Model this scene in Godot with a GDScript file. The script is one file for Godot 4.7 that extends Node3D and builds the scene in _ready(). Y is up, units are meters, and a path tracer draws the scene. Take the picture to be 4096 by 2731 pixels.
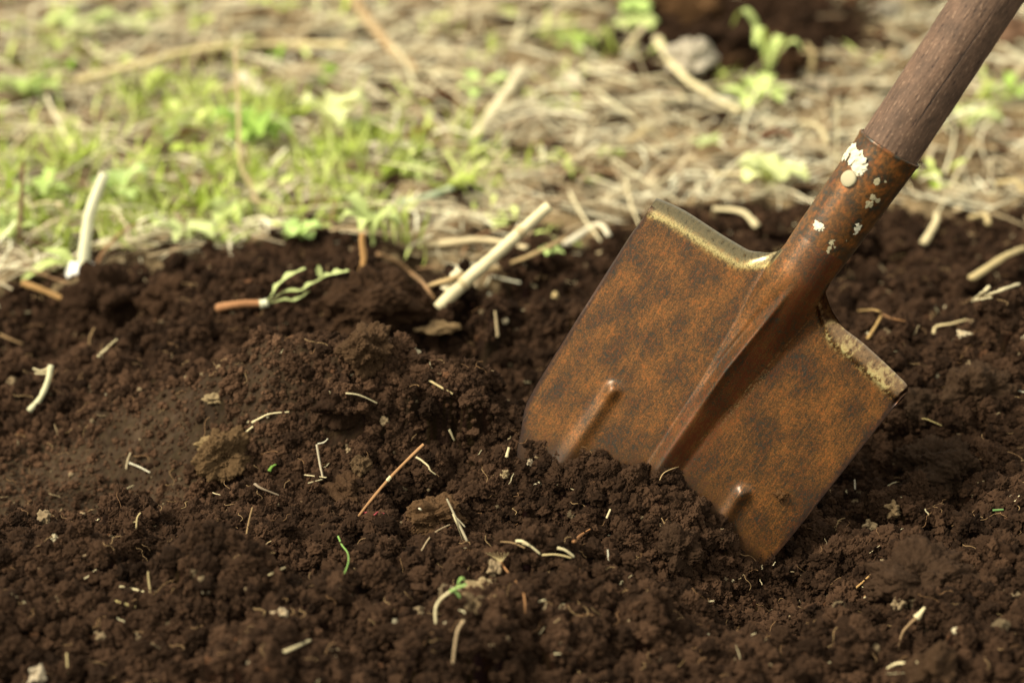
extends Node3D

var rng := RandomNumberGenerator.new()
var X := PackedFloat32Array()
var Z := PackedFloat32Array()
var H := PackedFloat32Array()
var SOIL := PackedFloat32Array()
var FLAT := PackedFloat32Array()
var TOPS := PackedFloat32Array()   # the ground with the crumbs that lie on it
var NX := 0
var NZ := 0
var EDGE: Array = []
var used := {}
var M := {}

# ---------------------------------------------------------------- names and metas
func numbered(called: String) -> String:
	var n: int = used.get(called, 0)
	used[called] = n + 1
	return called if n == 0 else "%s_%03d" % [called, n]

func tag(o: Node, label: String, category: String, group := "", kind := "") -> void:
	o.set_meta("label", label)
	if category: o.set_meta("category", category)
	if group: o.set_meta("group", group)
	if kind: o.set_meta("kind", kind)

func thing(called: String, label: String, category: String, at := Vector3.ZERO, group := "") -> Node3D:
	var o := Node3D.new()
	o.name = numbered(called)
	add_child(o)
	o.position = at
	tag(o, label, category, group)
	return o

func put(called: String, mesh: Mesh, mat: Material, parent: Node = null) -> MeshInstance3D:
	var o := MeshInstance3D.new()
	o.mesh = mesh
	o.material_override = mat
	if parent == null:
		o.name = numbered(called)
		add_child(o)
	else:
		var k := 0
		for c in parent.get_children():
			if str(c.name) == called or str(c.name).begins_with(called + "_0"): k += 1
		o.name = called if k == 0 else "%s_%03d" % [called, k]
		parent.add_child(o)
	return o

# ---------------------------------------------------------------- mesh helpers
func commit(v: PackedVector3Array, idx: PackedInt32Array, nrm = null, uv = null, col = null) -> ArrayMesh:
	var a := []
	a.resize(Mesh.ARRAY_MAX)
	a[Mesh.ARRAY_VERTEX] = v
	a[Mesh.ARRAY_INDEX] = idx
	a[Mesh.ARRAY_NORMAL] = nrm if nrm != null else smooth_normals(v, idx)
	if uv != null: a[Mesh.ARRAY_TEX_UV] = uv
	if col != null: a[Mesh.ARRAY_COLOR] = col
	var m := ArrayMesh.new()
	m.add_surface_from_arrays(Mesh.PRIMITIVE_TRIANGLES, a)
	return m

func smooth_normals(v: PackedVector3Array, idx: PackedInt32Array) -> PackedVector3Array:
	var n := PackedVector3Array()
	n.resize(v.size())
	for t in range(0, idx.size(), 3):
		var a := idx[t]
		var b := idx[t + 1]
		var c := idx[t + 2]
		var f := (v[c] - v[a]).cross(v[b] - v[a])
		n[a] += f
		n[b] += f
		n[c] += f
	for i in n.size(): n[i] = n[i].normalized() if n[i].length_squared() > 1e-30 else Vector3.UP
	return n

func ico(sub: int) -> Array:
	var t := (1.0 + sqrt(5.0)) / 2.0
	var v := PackedVector3Array([Vector3(-1, t, 0), Vector3(1, t, 0), Vector3(-1, -t, 0), Vector3(1, -t, 0), Vector3(0, -1, t), Vector3(0, 1, t), Vector3(0, -1, -t), Vector3(0, 1, -t), Vector3(t, 0, -1), Vector3(t, 0, 1), Vector3(-t, 0, -1), Vector3(-t, 0, 1)])
	for i in 12: v[i] = v[i].normalized()
	var f := PackedInt32Array([0, 11, 5, 0, 5, 1, 0, 1, 7, 0, 7, 10, 0, 10, 11, 1, 5, 9, 5, 11, 4, 11, 10, 2, 10, 7, 6, 7, 1, 8, 3, 9, 4, 3, 4, 2, 3, 2, 6, 3, 6, 8, 3, 8, 9, 4, 9, 5, 2, 4, 11, 6, 2, 10, 8, 6, 7, 9, 8, 1])
	for s in sub:
		var mid := {}
		var g := PackedInt32Array()
		for k in range(0, f.size(), 3):
			var m := [0, 0, 0]
			for e in 3:
				var a := f[k + e]
				var b := f[k + (e + 1) % 3]
				var key := mini(a, b) * 100000 + maxi(a, b)
				if not mid.has(key):
					mid[key] = v.size()
					v.append(((v[a] + v[b]) * 0.5).normalized())
				m[e] = mid[key]
			g.append_array(PackedInt32Array([f[k], m[0], m[2], f[k + 1], m[1], m[0], f[k + 2], m[2], m[1], m[0], m[1], m[2]]))
		f = g
	for k in range(0, f.size(), 3):  # clockwise fronts
		var q := f[k + 1]
		f[k + 1] = f[k + 2]
		f[k + 2] = q
	return [v, f]

func noise(s: int, freq: float, oct := 3, kind := FastNoiseLite.TYPE_SIMPLEX_SMOOTH) -> FastNoiseLite:
	var n := FastNoiseLite.new()
	n.seed = s
	n.noise_type = kind
	n.frequency = freq
	n.fractal_octaves = oct
	if oct < 2: n.fractal_type = FastNoiseLite.FRACTAL_NONE
	return n

# a lump of soil or stone: big shape, knobs, then grain
func lump(s: int, sub: int, big: float, knob: float, grain: float, squash := Vector3.ONE, knob_freq := 2.6) -> ArrayMesh:
	var m := ico(sub)
	var v: PackedVector3Array = m[0]
	var a := noise(s, 0.9, 2)
	var b := noise(s + 7, knob_freq, 1, FastNoiseLite.TYPE_CELLULAR)
	b.cellular_return_type = FastNoiseLite.RETURN_DISTANCE
	var c := noise(s + 13, knob_freq * 3.1, 1, FastNoiseLite.TYPE_CELLULAR)
	c.cellular_return_type = FastNoiseLite.RETURN_DISTANCE
	for i in v.size():
		var p := v[i]
		var r := 1.0 + big * a.get_noise_3dv(p) - knob * (b.get_noise_3dv(p) + 0.55) - grain * (c.get_noise_3dv(p) + 0.55)
		v[i] = p * r * squash
	return commit(v, m[1])

func spline(pts: Array, per := 5) -> PackedVector3Array:
	var out := PackedVector3Array()
	for i in pts.size() - 1:
		var p0: Vector3 = pts[maxi(i - 1, 0)]
		var p1: Vector3 = pts[i]
		var p2: Vector3 = pts[i + 1]
		var p3: Vector3 = pts[mini(i + 2, pts.size() - 1)]
		for k in per: out.append(p1.cubic_interpolate(p2, p0, p3, float(k) / per))
	out.append(pts[-1])
	return out

func tube(path: PackedVector3Array, r0: float, r1: float, sides := 7, rough := 0.12, s := 1, ovalness := 1.0) -> ArrayMesh:
	var v := PackedVector3Array()
	var idx := PackedInt32Array()
	var col := PackedColorArray()
	var n := noise(s, 1.0, 2)
	var up := Vector3(0.13, 0.97, 0.2).normalized()
	var L := path.size()
	for i in L:
		var t := (path[mini(i + 1, L - 1)] - path[maxi(i - 1, 0)]).normalized()
		var a := t.cross(up)
		if a.length() < 0.1: a = t.cross(Vector3.RIGHT)
		a = a.normalized()
		var b := a.cross(t).normalized()
		var r := lerpf(r0, r1, float(i) / (L - 1))
		for k in sides:
			var an := TAU * k / sides
			var q := r * (1.0 + rough * n.get_noise_2d(i * 0.9, k * 1.3))
			v.append(path[i] + a * cos(an) * q + b * sin(an) * q * ovalness)
			var w := 1.0 + 0.35 * n.get_noise_2d(i * 0.35 + 40.0, k * 0.6)
			col.append(Color(w, w, w))
	for i in L - 1:
		for k in sides:
			var a := i * sides + k
			var b := i * sides + (k + 1) % sides
			idx.append_array(PackedInt32Array([a, a + sides, b, b, a + sides, b + sides]))
	for e in [0, L - 1]:
		v.append(path[e])
		col.append(Color(1.15, 1.1, 1.0))
		for k in sides:
			var a: int = e * sides + k
			var b: int = e * sides + (k + 1) % sides
			idx.append_array(PackedInt32Array([v.size() - 1, b, a] if e else [v.size() - 1, a, b]))
	return commit(v, idx, null, null, col)

# a stalk one unit long (x) whose bends and thickness are in units of its width
func slender(pts: Array, r0: float, r1: float, s: int, oval := 0.7) -> ArrayMesh:
	for i in pts.size(): pts[i] = Vector3(pts[i].x * 36.0, pts[i].y, pts[i].z)
	var a := tube(spline(pts, 3), r0, r1, 5, 0.2, s, oval).surface_get_arrays(0)
	var v: PackedVector3Array = a[Mesh.ARRAY_VERTEX]
	for i in v.size(): v[i].x /= 36.0
	return commit(v, a[Mesh.ARRAY_INDEX], null, null, a[Mesh.ARRAY_COLOR])

# a leaf along a path: width profile, folded along the midrib, lobed edge
func leaf_mesh(path: PackedVector3Array, width: float, side: Vector3, fold := 0.25, lobes := 0.0, stalk := 0.15) -> ArrayMesh:
	var v := PackedVector3Array()
	var idx := PackedInt32Array()
	var col := PackedColorArray()
	var L := path.size()
	for i in L:
		var t := float(i) / (L - 1)
		var d := (path[mini(i + 1, L - 1)] - path[maxi(i - 1, 0)]).normalized()
		var s := (side - d * side.dot(d)).normalized()
		var u := s.cross(d).normalized()
		if u.y < 0: u = -u
		var w := width * pow(maxf(0.0, sin(PI * clampf((t - stalk) / (1.0 - stalk), 0.0, 1.0))), 0.7) + width * 0.1 * (1.0 - t)
		w *= 1.0 + lobes * sin(t * 21.0)
		for k in 5:
			var x := (k - 2) / 2.0
			v.append(path[i] + s * x * w + u * (absf(x) * w * fold + 0.1 * w * sin(t * 9.0 + k)))
			var c := 1.25 if k == 2 else 1.0 + 0.1 * sin(t * 13.0 + k * 2.0)
			col.append(Color(c, c, c * 0.98))
	for i in L - 1:
		for k in 4:
			var a := i * 5 + k
			idx.append_array(PackedInt32Array([a, a + 5, a + 1, a + 1, a + 5, a + 6]))
	return commit(v, idx, null, null, col)

# ---------------------------------------------------------------- materials
func lin(r: float, g: float, b: float) -> Color:
	return Color(r, g, b).linear_to_srgb()

func plain(color: Color, rough := 0.85, back := 0.0, spec := 0.4) -> StandardMaterial3D:
	var m := StandardMaterial3D.new()
	m.albedo_color = color.linear_to_srgb()
	m.vertex_color_use_as_albedo = true
	m.roughness = rough
	m.metallic_specular = spec
	m.cull_mode = BaseMaterial3D.CULL_DISABLED
	if back > 0.0:
		m.backlight_enabled = true
		m.backlight = Color(back, back, back * 0.8)
	return m

func mat(c: Color, rough := 0.85, back := 0.0) -> StandardMaterial3D:
	var key := str(c) + str(rough) + str(back)
	if not M.has(key): M[key] = plain(c, rough, back)
	return M[key]

func soil_textures() -> void:
	var n := noise(91, 0.03, 4)
	var t := NoiseTexture2D.new()
	t.width = 512
	t.height = 512
	t.seamless = true
	t.noise = n
	var r := Gradient.new()
	r.set_color(0, Color(0.62, 0.6, 0.58))
	r.set_color(1, Color(1, 1, 1))
	t.color_ramp = r
	M.soil_color = t
	var hn := noise(17, 0.045, 4, FastNoiseLite.TYPE_CELLULAR)
	hn.cellular_return_type = FastNoiseLite.RETURN_DISTANCE
	var ht := NoiseTexture2D.new()
	ht.width = 512
	ht.height = 512
	ht.seamless = true
	ht.noise = hn
	ht.invert = true
	M.soil_height = ht

func soil_material(tint: Color, scale: float, depth: float) -> StandardMaterial3D:
	var m := StandardMaterial3D.new()
	m.albedo_color = tint
	m.vertex_color_use_as_albedo = true
	m.roughness = 0.95
	m.metallic_specular = 0.18
	m.uv1_triplanar = true
	m.uv1_world_triplanar = true
	m.uv1_scale = Vector3.ONE * scale
	if not M.has("soil_color"):
		soil_textures()
	m.albedo_texture = M.soil_color
	m.heightmap_enabled = true
	m.heightmap_texture = M.soil_height
	m.heightmap_scale = depth
	return m

# ---------------------------------------------------------------- ground
func edge_z(x: float) -> float:
	if x <= EDGE[0].x: return EDGE[0].y
	for i in EDGE.size() - 1:
		if x < EDGE[i + 1].x: return lerpf(EDGE[i].y, EDGE[i + 1].y, (x - EDGE[i].x) / (EDGE[i + 1].x - EDGE[i].x))
	return EDGE[-1].y

func hgt(x: float, z: float) -> float:
	var i := clampi(X.bsearch(x) - 1, 0, NX - 2)
	var j := clampi(Z.bsearch(z) - 1, 0, NZ - 2)
	var u := clampf((x - X[i]) / (X[i + 1] - X[i]), 0, 1)
	var w := clampf((z - Z[j]) / (Z[j + 1] - Z[j]), 0, 1)
	var k := j * NX + i
	return lerpf(lerpf(H[k], H[k + 1], u), lerpf(H[k + NX], H[k + NX + 1], u), w)

func near(x: float, z: float) -> int:
	return clampi(Z.bsearch(z), 0, NZ - 1) * NX + clampi(X.bsearch(x), 0, NX - 1)

func on(x: float, z: float, lift := 0.0) -> Vector3:
	return Vector3(x, hgt(x, z) + lift, z)

func bump(at: Vector2, sx: float, sz: float, turn: float, amp: float, flat := 0.0) -> void:
	var reach := 3.0 * maxf(sx, sz)
	var i0 := X.bsearch(at.x - reach)
	var i1 := X.bsearch(at.x + reach)
	var j0 := Z.bsearch(at.y - reach)
	var j1 := Z.bsearch(at.y + reach)
	var c := cos(turn)
	var s := sin(turn)
	for j in range(j0, mini(j1, NZ)):
		for i in range(i0, mini(i1, NX)):
			var dx := X[i] - at.x
			var dz := Z[j] - at.y
			var a := (c * dx + s * dz) / sx
			var b := (-s * dx + c * dz) / sz
			var g := exp(-0.5 * (a * a + b * b))
			H[j * NX + i] += amp * g
			if flat > 0.0: FLAT[j * NX + i] = minf(1.0, FLAT[j * NX + i] + flat * g)

func clump(at: Vector2, r: float, rise: float, n: FastNoiseLite) -> void:
	var i0 := X.bsearch(at.x - 1.5 * r)
	var i1 := X.bsearch(at.x + 1.5 * r)
	var j0 := Z.bsearch(at.y - 1.5 * r)
	var j1 := Z.bsearch(at.y + 1.5 * r)
	var foot := (at - Vector2(0.0991, 0.2110)).length()
	if foot < 0.11: r = minf(r, 0.007)
	var base := hgt(at.x, at.y)
	var st := rng.randf_range(0.75, 1.3)
	for j in range(j0, mini(j1, NZ)):
		for i in range(i0, mini(i1, NX)):
			var dx := (X[i] - at.x) * st
			var dz := (Z[j] - at.y) / st
			var d := sqrt(dx * dx + dz * dz) / r
			d *= 1.0 + 0.55 * n.get_noise_3d(X[i], Z[j], r * 9.0)
			if d < 1.0:
				var y := base + r * rise * (sqrt(1.0 - d * d) - 0.25) + r * 0.16 * n.get_noise_2d(X[i] * 3.0, Z[j] * 3.0)
				var k := j * NX + i
				if y > H[k]: H[k] = y

func build_ground() -> void:
	var half := PackedFloat32Array()
	var x := 0.0
	var st := 0.002
	while x < 60.0:
		if x > 0.40: st *= 1.07
		x += st
		half.append(x)
	for i in half.size(): X.append(-half[half.size() - 1 - i])
	X.append(0.0)
	X.append_array(half)
	var back := PackedFloat32Array()
	var z := 0.0
	st = 0.002
	while z > -80.0:
		if z < -1.15: st *= 1.12
		elif z < -0.24: st *= 1.013
		z -= st
		back.append(z)
	for i in back.size(): Z.append(back[back.size() - 1 - i])
	z = 0.0
	st = 0.002
	while z < 40.0:
		Z.append(z)
		if z > 0.45: st *= 1.1
		z += st
	NX = X.size()
	NZ = Z.size()
	H.resize(NX * NZ)
	SOIL.resize(NX * NZ)
	FLAT.resize(NX * NZ)
	EDGE = [Vector2(-0.4501, -0.0497), Vector2(-0.3626, -0.0685), Vector2(-0.3034, -0.0823), Vector2(-0.2441, -0.1034), Vector2(-0.2159, -0.1299), Vector2(-0.1113, -0.1422), Vector2(-0.0929, -0.0994), Vector2(-0.0540, -0.0610), Vector2(-0.0081, -0.0838), Vector2(0.0401, -0.1521), Vector2(0.0903, -0.1862), Vector2(0.1747, -0.2081), Vector2(0.2432, -0.2215), Vector2(0.3903, -0.1993), Vector2(0.5058, -0.1993)]
	var n0 := noise(3, 9.0, 2)
	var n1 := noise(1, 11.0, 4)
	var n2 := noise(2, 55.0, 3)
	var n3 := noise(5, 210.0, 2)
	var heap := Vector2(0.2159, -0.6892)
	for j in NZ:
		for i in NX:
			var px := X[i]
			var pz := Z[j]
			var e := pz - edge_z(px) + 0.045 * n1.get_noise_2d(px * 1.6, pz * 1.6)
			var m := smoothstep(-0.014, 0.014, e)
			if pz < -0.35:
				var q := Vector2((px - heap.x) / 0.11, (pz - heap.y) / 0.20).length() + 0.5 * n0.get_noise_2d(px * 2.0, pz * 2.0)
				m = maxf(m, smoothstep(1.15, 0.85, q))
			var far := smoothstep(3.0, 1.0, absf(px) + absf(pz))
			var k := j * NX + i
			SOIL[k] = m
			H[k] = far * (0.012 * n1.get_noise_2d(px, pz) + 0.010 * (1.0 - m) + 0.004 * n0.get_noise_2d(px, pz))
	# the heaps and hollows of the digging
	bump(Vector2(-0.1358, -0.0099), 0.09, 0.04, 0.05, 0.040)
	bump(Vector2(-0.1543, -0.1193), 0.045, 0.018, 0.0, 0.016)
	bump(Vector2(-0.1060, -0.0572), 0.03, 0.018, 0.0, 0.014)
	bump(Vector2(-0.1069, 0.1443), 0.075, 0.034, 0.12, 0.0800)
	bump(Vector2(-0.1917, 0.1146), 0.06, 0.03, -0.2, 0.0162)
	bump(Vector2(-0.2595, 0.1672), 0.105, 0.042, -0.12, -0.034, 1.3)
	bump(Vector2(-0.3115, -0.0099), 0.05, 0.03, 0.0, -0.0270, 0.6)
	bump(Vector2(-0.2904, -0.0610), 0.022, 0.016, 0.0, 0.016)
	bump(Vector2(-0.0254, 0.0931), 0.05, 0.030, 0.1, -0.022, 1.3)
	bump(Vector2(-0.0845, 0.0581), 0.04, 0.018, 0.1, -0.048)
	bump(Vector2(-0.0417, -0.0610), 0.05, 0.03, 0.0, -0.0297)
	bump(Vector2(0.0420, 0.2216), 0.055, 0.024, 0.15, 0.016)
	bump(Vector2(0.0977, 0.2672), 0.045, 0.024, 0.4, 0.006)
	bump(Vector2(0.0115, 0.1867), 0.05, 0.022, 0.2, 0.013)
	bump(Vector2(0.0771, 0.1867), 0.05, 0.02, 0.1, 0.006)
	bump(Vector2(-0.0065, 0.2473), 0.045, 0.018, 0.1, -0.0270)
	bump(Vector2(-0.0561, 0.2003), 0.03, 0.02, 0.0, -0.0162)
	bump(Vector2(0.1480, 0.3054), 0.055, 0.05, 0.0, -0.058)
	for f in [Vector3(0.0036, 0.2223, 0.0032), Vector3(0.0214, 0.2269, -0.0063), Vector3(0.0415, 0.2309, 0.0084), Vector3(0.0615, 0.2372, 0.0042), Vector3(0.0790, 0.2425, 0.0044), Vector3(0.0925, 0.2466, 0.0105), Vector3(0.1061, 0.2524, 0.0145), Vector3(0.1210, 0.2598, -0.0001), Vector3(0.1333, 0.2662, -0.0040), Vector3(0.1462, 0.2735, -0.0005)]: bump(Vector2(f.x, f.y), 0.020, 0.016, 0.0, f.z)
	bump(Vector2(0.0010, 0.2003), 0.03, 0.03, 0.0, -0.006)
	bump(Vector2(0.2832, 0.0773), 0.10, 0.06, 0.0, 0.0297)
	bump(Vector2(0.2298, 0.1839), 0.05, 0.04, 0.0, -0.0216)
	bump(Vector2(-0.2122, 0.3715), 0.12, 0.045, 0.0, 0.0270)
	bump(Vector2(-0.1570, 0.3146), 0.07, 0.02, 0.3, -0.0189)
	bump(Vector2(0.0171, 0.3588), 0.10, 0.04, 0.0, 0.0189)
	bump(Vector2(0.2199, 0.3502), 0.08, 0.05, 0.0, 0.0189)
	bump(Vector2(0.2199, -0.7322), 0.09, 0.09, 0.0, 0.02)
	bump(Vector2(0.2016, -0.7177), 0.035, 0.04, 0.0, -0.07)
	for j in NZ:
		for i in NX:
			var px := X[i]
			var pz := Z[j]
			if absf(px) + absf(pz) > 3.0: continue
			var k := j * NX + i
			var m := SOIL[k]
			var f := 1.0 - 0.85 * FLAT[k]
			H[k] += (0.6 + 0.4 * m) * f * 0.0065 * n2.get_noise_2d(px, pz) + m * f * (0.0045 * absf(n2.get_noise_2d(px + 9.0, pz * 1.2)) + 0.0022 * n3.get_noise_2d(px, pz))
	rng.seed = 11
	var wob := noise(8, 45.0, 2)
	for k in 1700:
		var p := Vector2(rng.randf_range(-0.5, 0.5), rng.randf_range(-0.26, 0.46))
		if k % 12 == 0: p = heap + Vector2(rng.randfn() * 0.06, rng.randfn() * 0.08)
		var r := 0.0050 * pow(rng.randf_range(0.06, 1.0), -0.62)
		var q := near(p.x, p.y)
		if SOIL[q] < 0.8 or FLAT[q] > 0.22: continue
		clump(p, minf(r, 0.024), rng.randf_range(0.6, 1.05), wob)
	var v := PackedVector3Array()
	var nr := PackedVector3Array()
	var col := PackedColorArray()
	v.resize(NX * NZ)
	nr.resize(NX * NZ)
	col.resize(NX * NZ)
	var nc := noise(21, 16.0, 3)
	var nd := noise(22, 90.0, 2)
	for j in NZ:
		for i in NX:
			var k := j * NX + i
			v[k] = Vector3(X[i], H[k], Z[j])
			var i0 := maxi(i - 1, 0)
			var i1 := mini(i + 1, NX - 1)
			var j0 := maxi(j - 1, 0)
			var j1 := mini(j + 1, NZ - 1)
			nr[k] = Vector3(-(H[j * NX + i1] - H[j * NX + i0]) / (X[i1] - X[i0]), 1.0, -(H[j1 * NX + i] - H[j0 * NX + i]) / (Z[j1] - Z[j0])).normalized()
			var a := nc.get_noise_2d(X[i], Z[j])
			var b := nd.get_noise_2d(X[i], Z[j])
			var s := Color(0.0175, 0.0094, 0.0055).lerp(Color(0.064, 0.043, 0.027), FLAT[k]) * (1.0 + 0.5 * a + 0.3 * b)  # moist soil under the crumbs, darkened further to shade the gaps between them
			var g := Color(0.25, 0.185, 0.105).lerp(Color(0.055, 0.034, 0.019), smoothstep(0.08, -0.22, a + 0.3 * b)) * (1.0 + 0.5 * a + 0.5 * b)
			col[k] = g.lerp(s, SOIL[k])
	var idx := PackedInt32Array()
	idx.resize((NX - 1) * (NZ - 1) * 6)
	var w := 0
	for j in NZ - 1:
		for i in NX - 1:
			var a := j * NX + i
			idx[w] = a
			idx[w + 1] = a + 1
			idx[w + 2] = a + NX
			idx[w + 3] = a + 1
			idx[w + 4] = a + NX + 1
			idx[w + 5] = a + NX
			w += 6
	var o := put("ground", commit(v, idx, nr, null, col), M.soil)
	tag(o, "ground of dark freshly dug soil giving way to dry littered earth behind", "", "", "structure")

func scatter(called: String, label: String, mesh: Mesh, mtl: Material, where: Array, tints: PackedColorArray) -> void:
	var mm := MultiMesh.new()
	mm.transform_format = MultiMesh.TRANSFORM_3D
	mm.use_colors = true
	mm.mesh = mesh
	mm.instance_count = where.size()
	for i in where.size():
		mm.set_instance_transform(i, where[i])
		mm.set_instance_color(i, tints[i])
	var o := MultiMeshInstance3D.new()
	o.multimesh = mm
	o.material_override = mtl
	o.name = numbered(called)
	add_child(o)
	tag(o, label, "", "", "stuff")

func any_turn() -> Basis:
	return Basis.from_euler(Vector3(rng.randf() * TAU, rng.randf() * TAU, rng.randf() * TAU))

func heap_up(at: Vector3, r: float) -> void:
	var i0 := X.bsearch(at.x - r)
	var i1 := X.bsearch(at.x + r)
	var j0 := Z.bsearch(at.z - r)
	var j1 := Z.bsearch(at.z + r)
	for j in range(j0, mini(j1 + 1, NZ)):
		for i in range(i0, mini(i1 + 1, NX)):
			var dx := X[i] - at.x
			var dz := Z[j] - at.z
			var y := at.y + sqrt(maxf(0.0, r * r - dx * dx - dz * dz))
			if y > TOPS[j * NX + i]: TOPS[j * NX + i] = y

func top(x: float, z: float) -> float:
	var i := clampi(X.bsearch(x) - 1, 0, NX - 2)
	var j := clampi(Z.bsearch(z) - 1, 0, NZ - 2)
	var u := clampf((x - X[i]) / (X[i + 1] - X[i]), 0, 1)
	var w := clampf((z - Z[j]) / (Z[j + 1] - Z[j]), 0, 1)
	var k := j * NX + i
	return lerpf(lerpf(TOPS[k], TOPS[k + 1], u), lerpf(TOPS[k + NX], TOPS[k + NX + 1], u), w)

func build_crumbs() -> void:
	rng.seed = 5
	TOPS = H.duplicate()
	var meshes := [lump(1, 2, 0.5, 0.35, 0.2), lump(2, 2, 0.5, 0.45, 0.2), lump(3, 3, 0.45, 0.5, 0.25), lump(4, 3, 0.5, 0.5, 0.3, Vector3(1, 0.75, 1.1)), lump(5, 4, 0.5, 0.5, 0.3, Vector3(1.1, 0.8, 0.95), 3.4)]
	var big := [lump(14, 4, 0.7, 0.5, 0.32, Vector3(1.1, 0.75, 0.95), 2.2), lump(19, 4, 0.8, 0.45, 0.35, Vector3(0.95, 0.8, 1.1), 2.8)]
	var bw := [[], []]
	var bt := [PackedColorArray(), PackedColorArray()]
	var cluster := noise(33, 9.0, 2)
	for k in 900:
		var z := rng.randf_range(-0.22, 0.46)
		var x := rng.randf_range(-0.46, 0.46) * clampf(0.80 - z * 0.42, 0.5, 1.0)
		if k % 9 == 0:
			z = rng.randf_range(-0.95, -0.4)
			x = 0.22 + rng.randfn() * 0.06
		var q := near(x, z)
		if SOIL[q] < 0.7 or rng.randf() < FLAT[q] * 1.3 or rng.randf() > 0.45 + 1.1 * cluster.get_noise_2d(x, z): continue
		var r := 0.0048 * pow(rng.randf_range(0.08, 1.0), -0.42)
		if (Vector2(x, z) - Vector2(0.0991, 0.2110)).length() < 0.10: r = minf(r, 0.0055)
		var at := on(x, z, r * rng.randf_range(0.0, 0.35))
		var s := k % 2
		bw[s].append(Transform3D(any_turn().scaled(Vector3.ONE * r), at))
		bt[s].append(Color(0.034, 0.0185, 0.0108) * rng.randf_range(0.7, 1.5))
		heap_up(at, r * 0.8)
	for s in 2: scatter("soil_clods", ["crumbling dark clods heaped in the dug bed", "broken dark clods heaped in the dug bed"][s], big[s], M.clods, bw[s], bt[s])
	var bed := TOPS.duplicate()
	var where := [[], [], [], [], []]
	var tints := [PackedColorArray(), PackedColorArray(), PackedColorArray(), PackedColorArray(), PackedColorArray()]
	var nc := noise(21, 16.0, 3)
	var tries := 215000
	for k in tries:
		# more of them where the lens is sharp and close
		var z := rng.randf_range(-0.26, 0.46)
		if k % 3 == 0: z = clampf(0.18 + rng.randfn() * 0.13, -0.2, 0.46)
		var x := rng.randf_range(-0.46, 0.46) * clampf(0.80 - z * 0.42, 0.5, 1.0)
		if k % 8 == 2:   # the bed goes on beside and in front of what is in view
			x = rng.randf_range(-1.0, 1.0)
			z = rng.randf_range(-0.26, 0.8)
		if k % 12 == 1:
			z = rng.randf_range(-1.0, -0.38)
			x = 0.22 + rng.randfn() * 0.07
		var q := near(x, z)
		if rng.randf() > SOIL[q] * 1.02: continue
		if rng.randf() < FLAT[q] * 0.72: continue
		var r := 0.00105 * pow(rng.randf_range(0.02, 1.0), -0.44)
		if rng.randf() < FLAT[q]: r *= 0.5
		if z < -0.36: r *= 2.0
		elif absf(x) > 0.46 or z > 0.46: r *= 1.7
		var kind := 0
		if r > 0.0042: kind = 4
		elif r > 0.0026: kind = 3
		elif r > 0.0018: kind = 2
		else: kind = k % 2
		var b := any_turn().scaled(Vector3.ONE * r * rng.randf_range(0.85, 1.15))
		var at := Vector3(x, bed[q] if bed[q] > H[q] + 0.001 else hgt(x, z), z) + Vector3(0, r * rng.randf_range(0.0, 1.0), 0)
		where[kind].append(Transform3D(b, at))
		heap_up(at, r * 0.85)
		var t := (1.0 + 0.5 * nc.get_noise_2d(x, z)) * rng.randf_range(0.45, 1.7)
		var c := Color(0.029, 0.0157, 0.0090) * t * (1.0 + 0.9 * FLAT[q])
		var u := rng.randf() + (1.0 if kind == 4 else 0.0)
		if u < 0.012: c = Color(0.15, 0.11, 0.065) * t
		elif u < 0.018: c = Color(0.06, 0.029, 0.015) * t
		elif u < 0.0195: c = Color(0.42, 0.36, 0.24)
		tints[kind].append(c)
	for m in 5:
		scatter("soil_crumbs", ["fine dark soil crumbs lying all over the dug bed", "fine angular soil grains strewn over the dug bed", "soil granules the size of peppercorns on the dug bed", "soil nuggets the size of peas on the dug bed", "knobbly soil lumps the size of cherries on the dug bed"][m], meshes[m], M.crumb, where[m], tints[m])
		print("crumbs ", m, " ", where[m].size())

	# chopped straw and hair roots, too small and too many to count
	var bit := slender([Vector3(-0.5, 0, 0), Vector3(-0.15, 0.1, 0.5), Vector3(0.2, 0, -0.3), Vector3(0.5, 0.4, 0.4)], 0.5, 0.35, 4)
	var hair := slender([Vector3(-0.5, 0, 0), Vector3(-0.25, 1.0, 2.5), Vector3(0.0, 2.5, -0.5), Vector3(0.3, 1.0, -2.5), Vector3(0.5, 0, 3.0)], 0.5, 0.4, 6, 1.0)
	for kind in 2:
		var w := []
		var tc := PackedColorArray()
		for k in [330, 900][kind]:
			var z := rng.randf_range(-0.2, 0.46)
			var x := rng.randf_range(-0.46, 0.46) * clampf(0.80 - z * 0.42, 0.5, 1.0)
			if SOIL[near(x, z)] < 0.5: continue
			var length := rng.randf_range(0.0025, 0.007) * (1.0 + 0.8 * pow(rng.randf(), 5.0)) if kind == 0 else rng.randf_range(0.005, 0.014)
			var th := rng.randf_range(0.0004, 0.0009) if kind == 0 else rng.randf_range(0.00025, 0.00045)
			w.append(stalk_at(Vector3(x, top(x, z) + 0.0006, z), rng.randf() * TAU, rng.randfn() * 0.5, length, th))
			var c := Color(0.66, 0.58, 0.36).lerp(Color(0.24, 0.15, 0.07), rng.randf())
			if kind == 1: c = Color(0.36, 0.24, 0.11).lerp(Color(0.20, 0.10, 0.04), rng.randf())
			tc.append(c)
		scatter(["straw_crumbs", "hair_roots"][kind], ["tiny chopped bits of straw sprinkled over the dug soil", "hair thin roots tangled in the surface of the dug soil"][kind], [bit, hair][kind], M.straw, w, tc)

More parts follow.
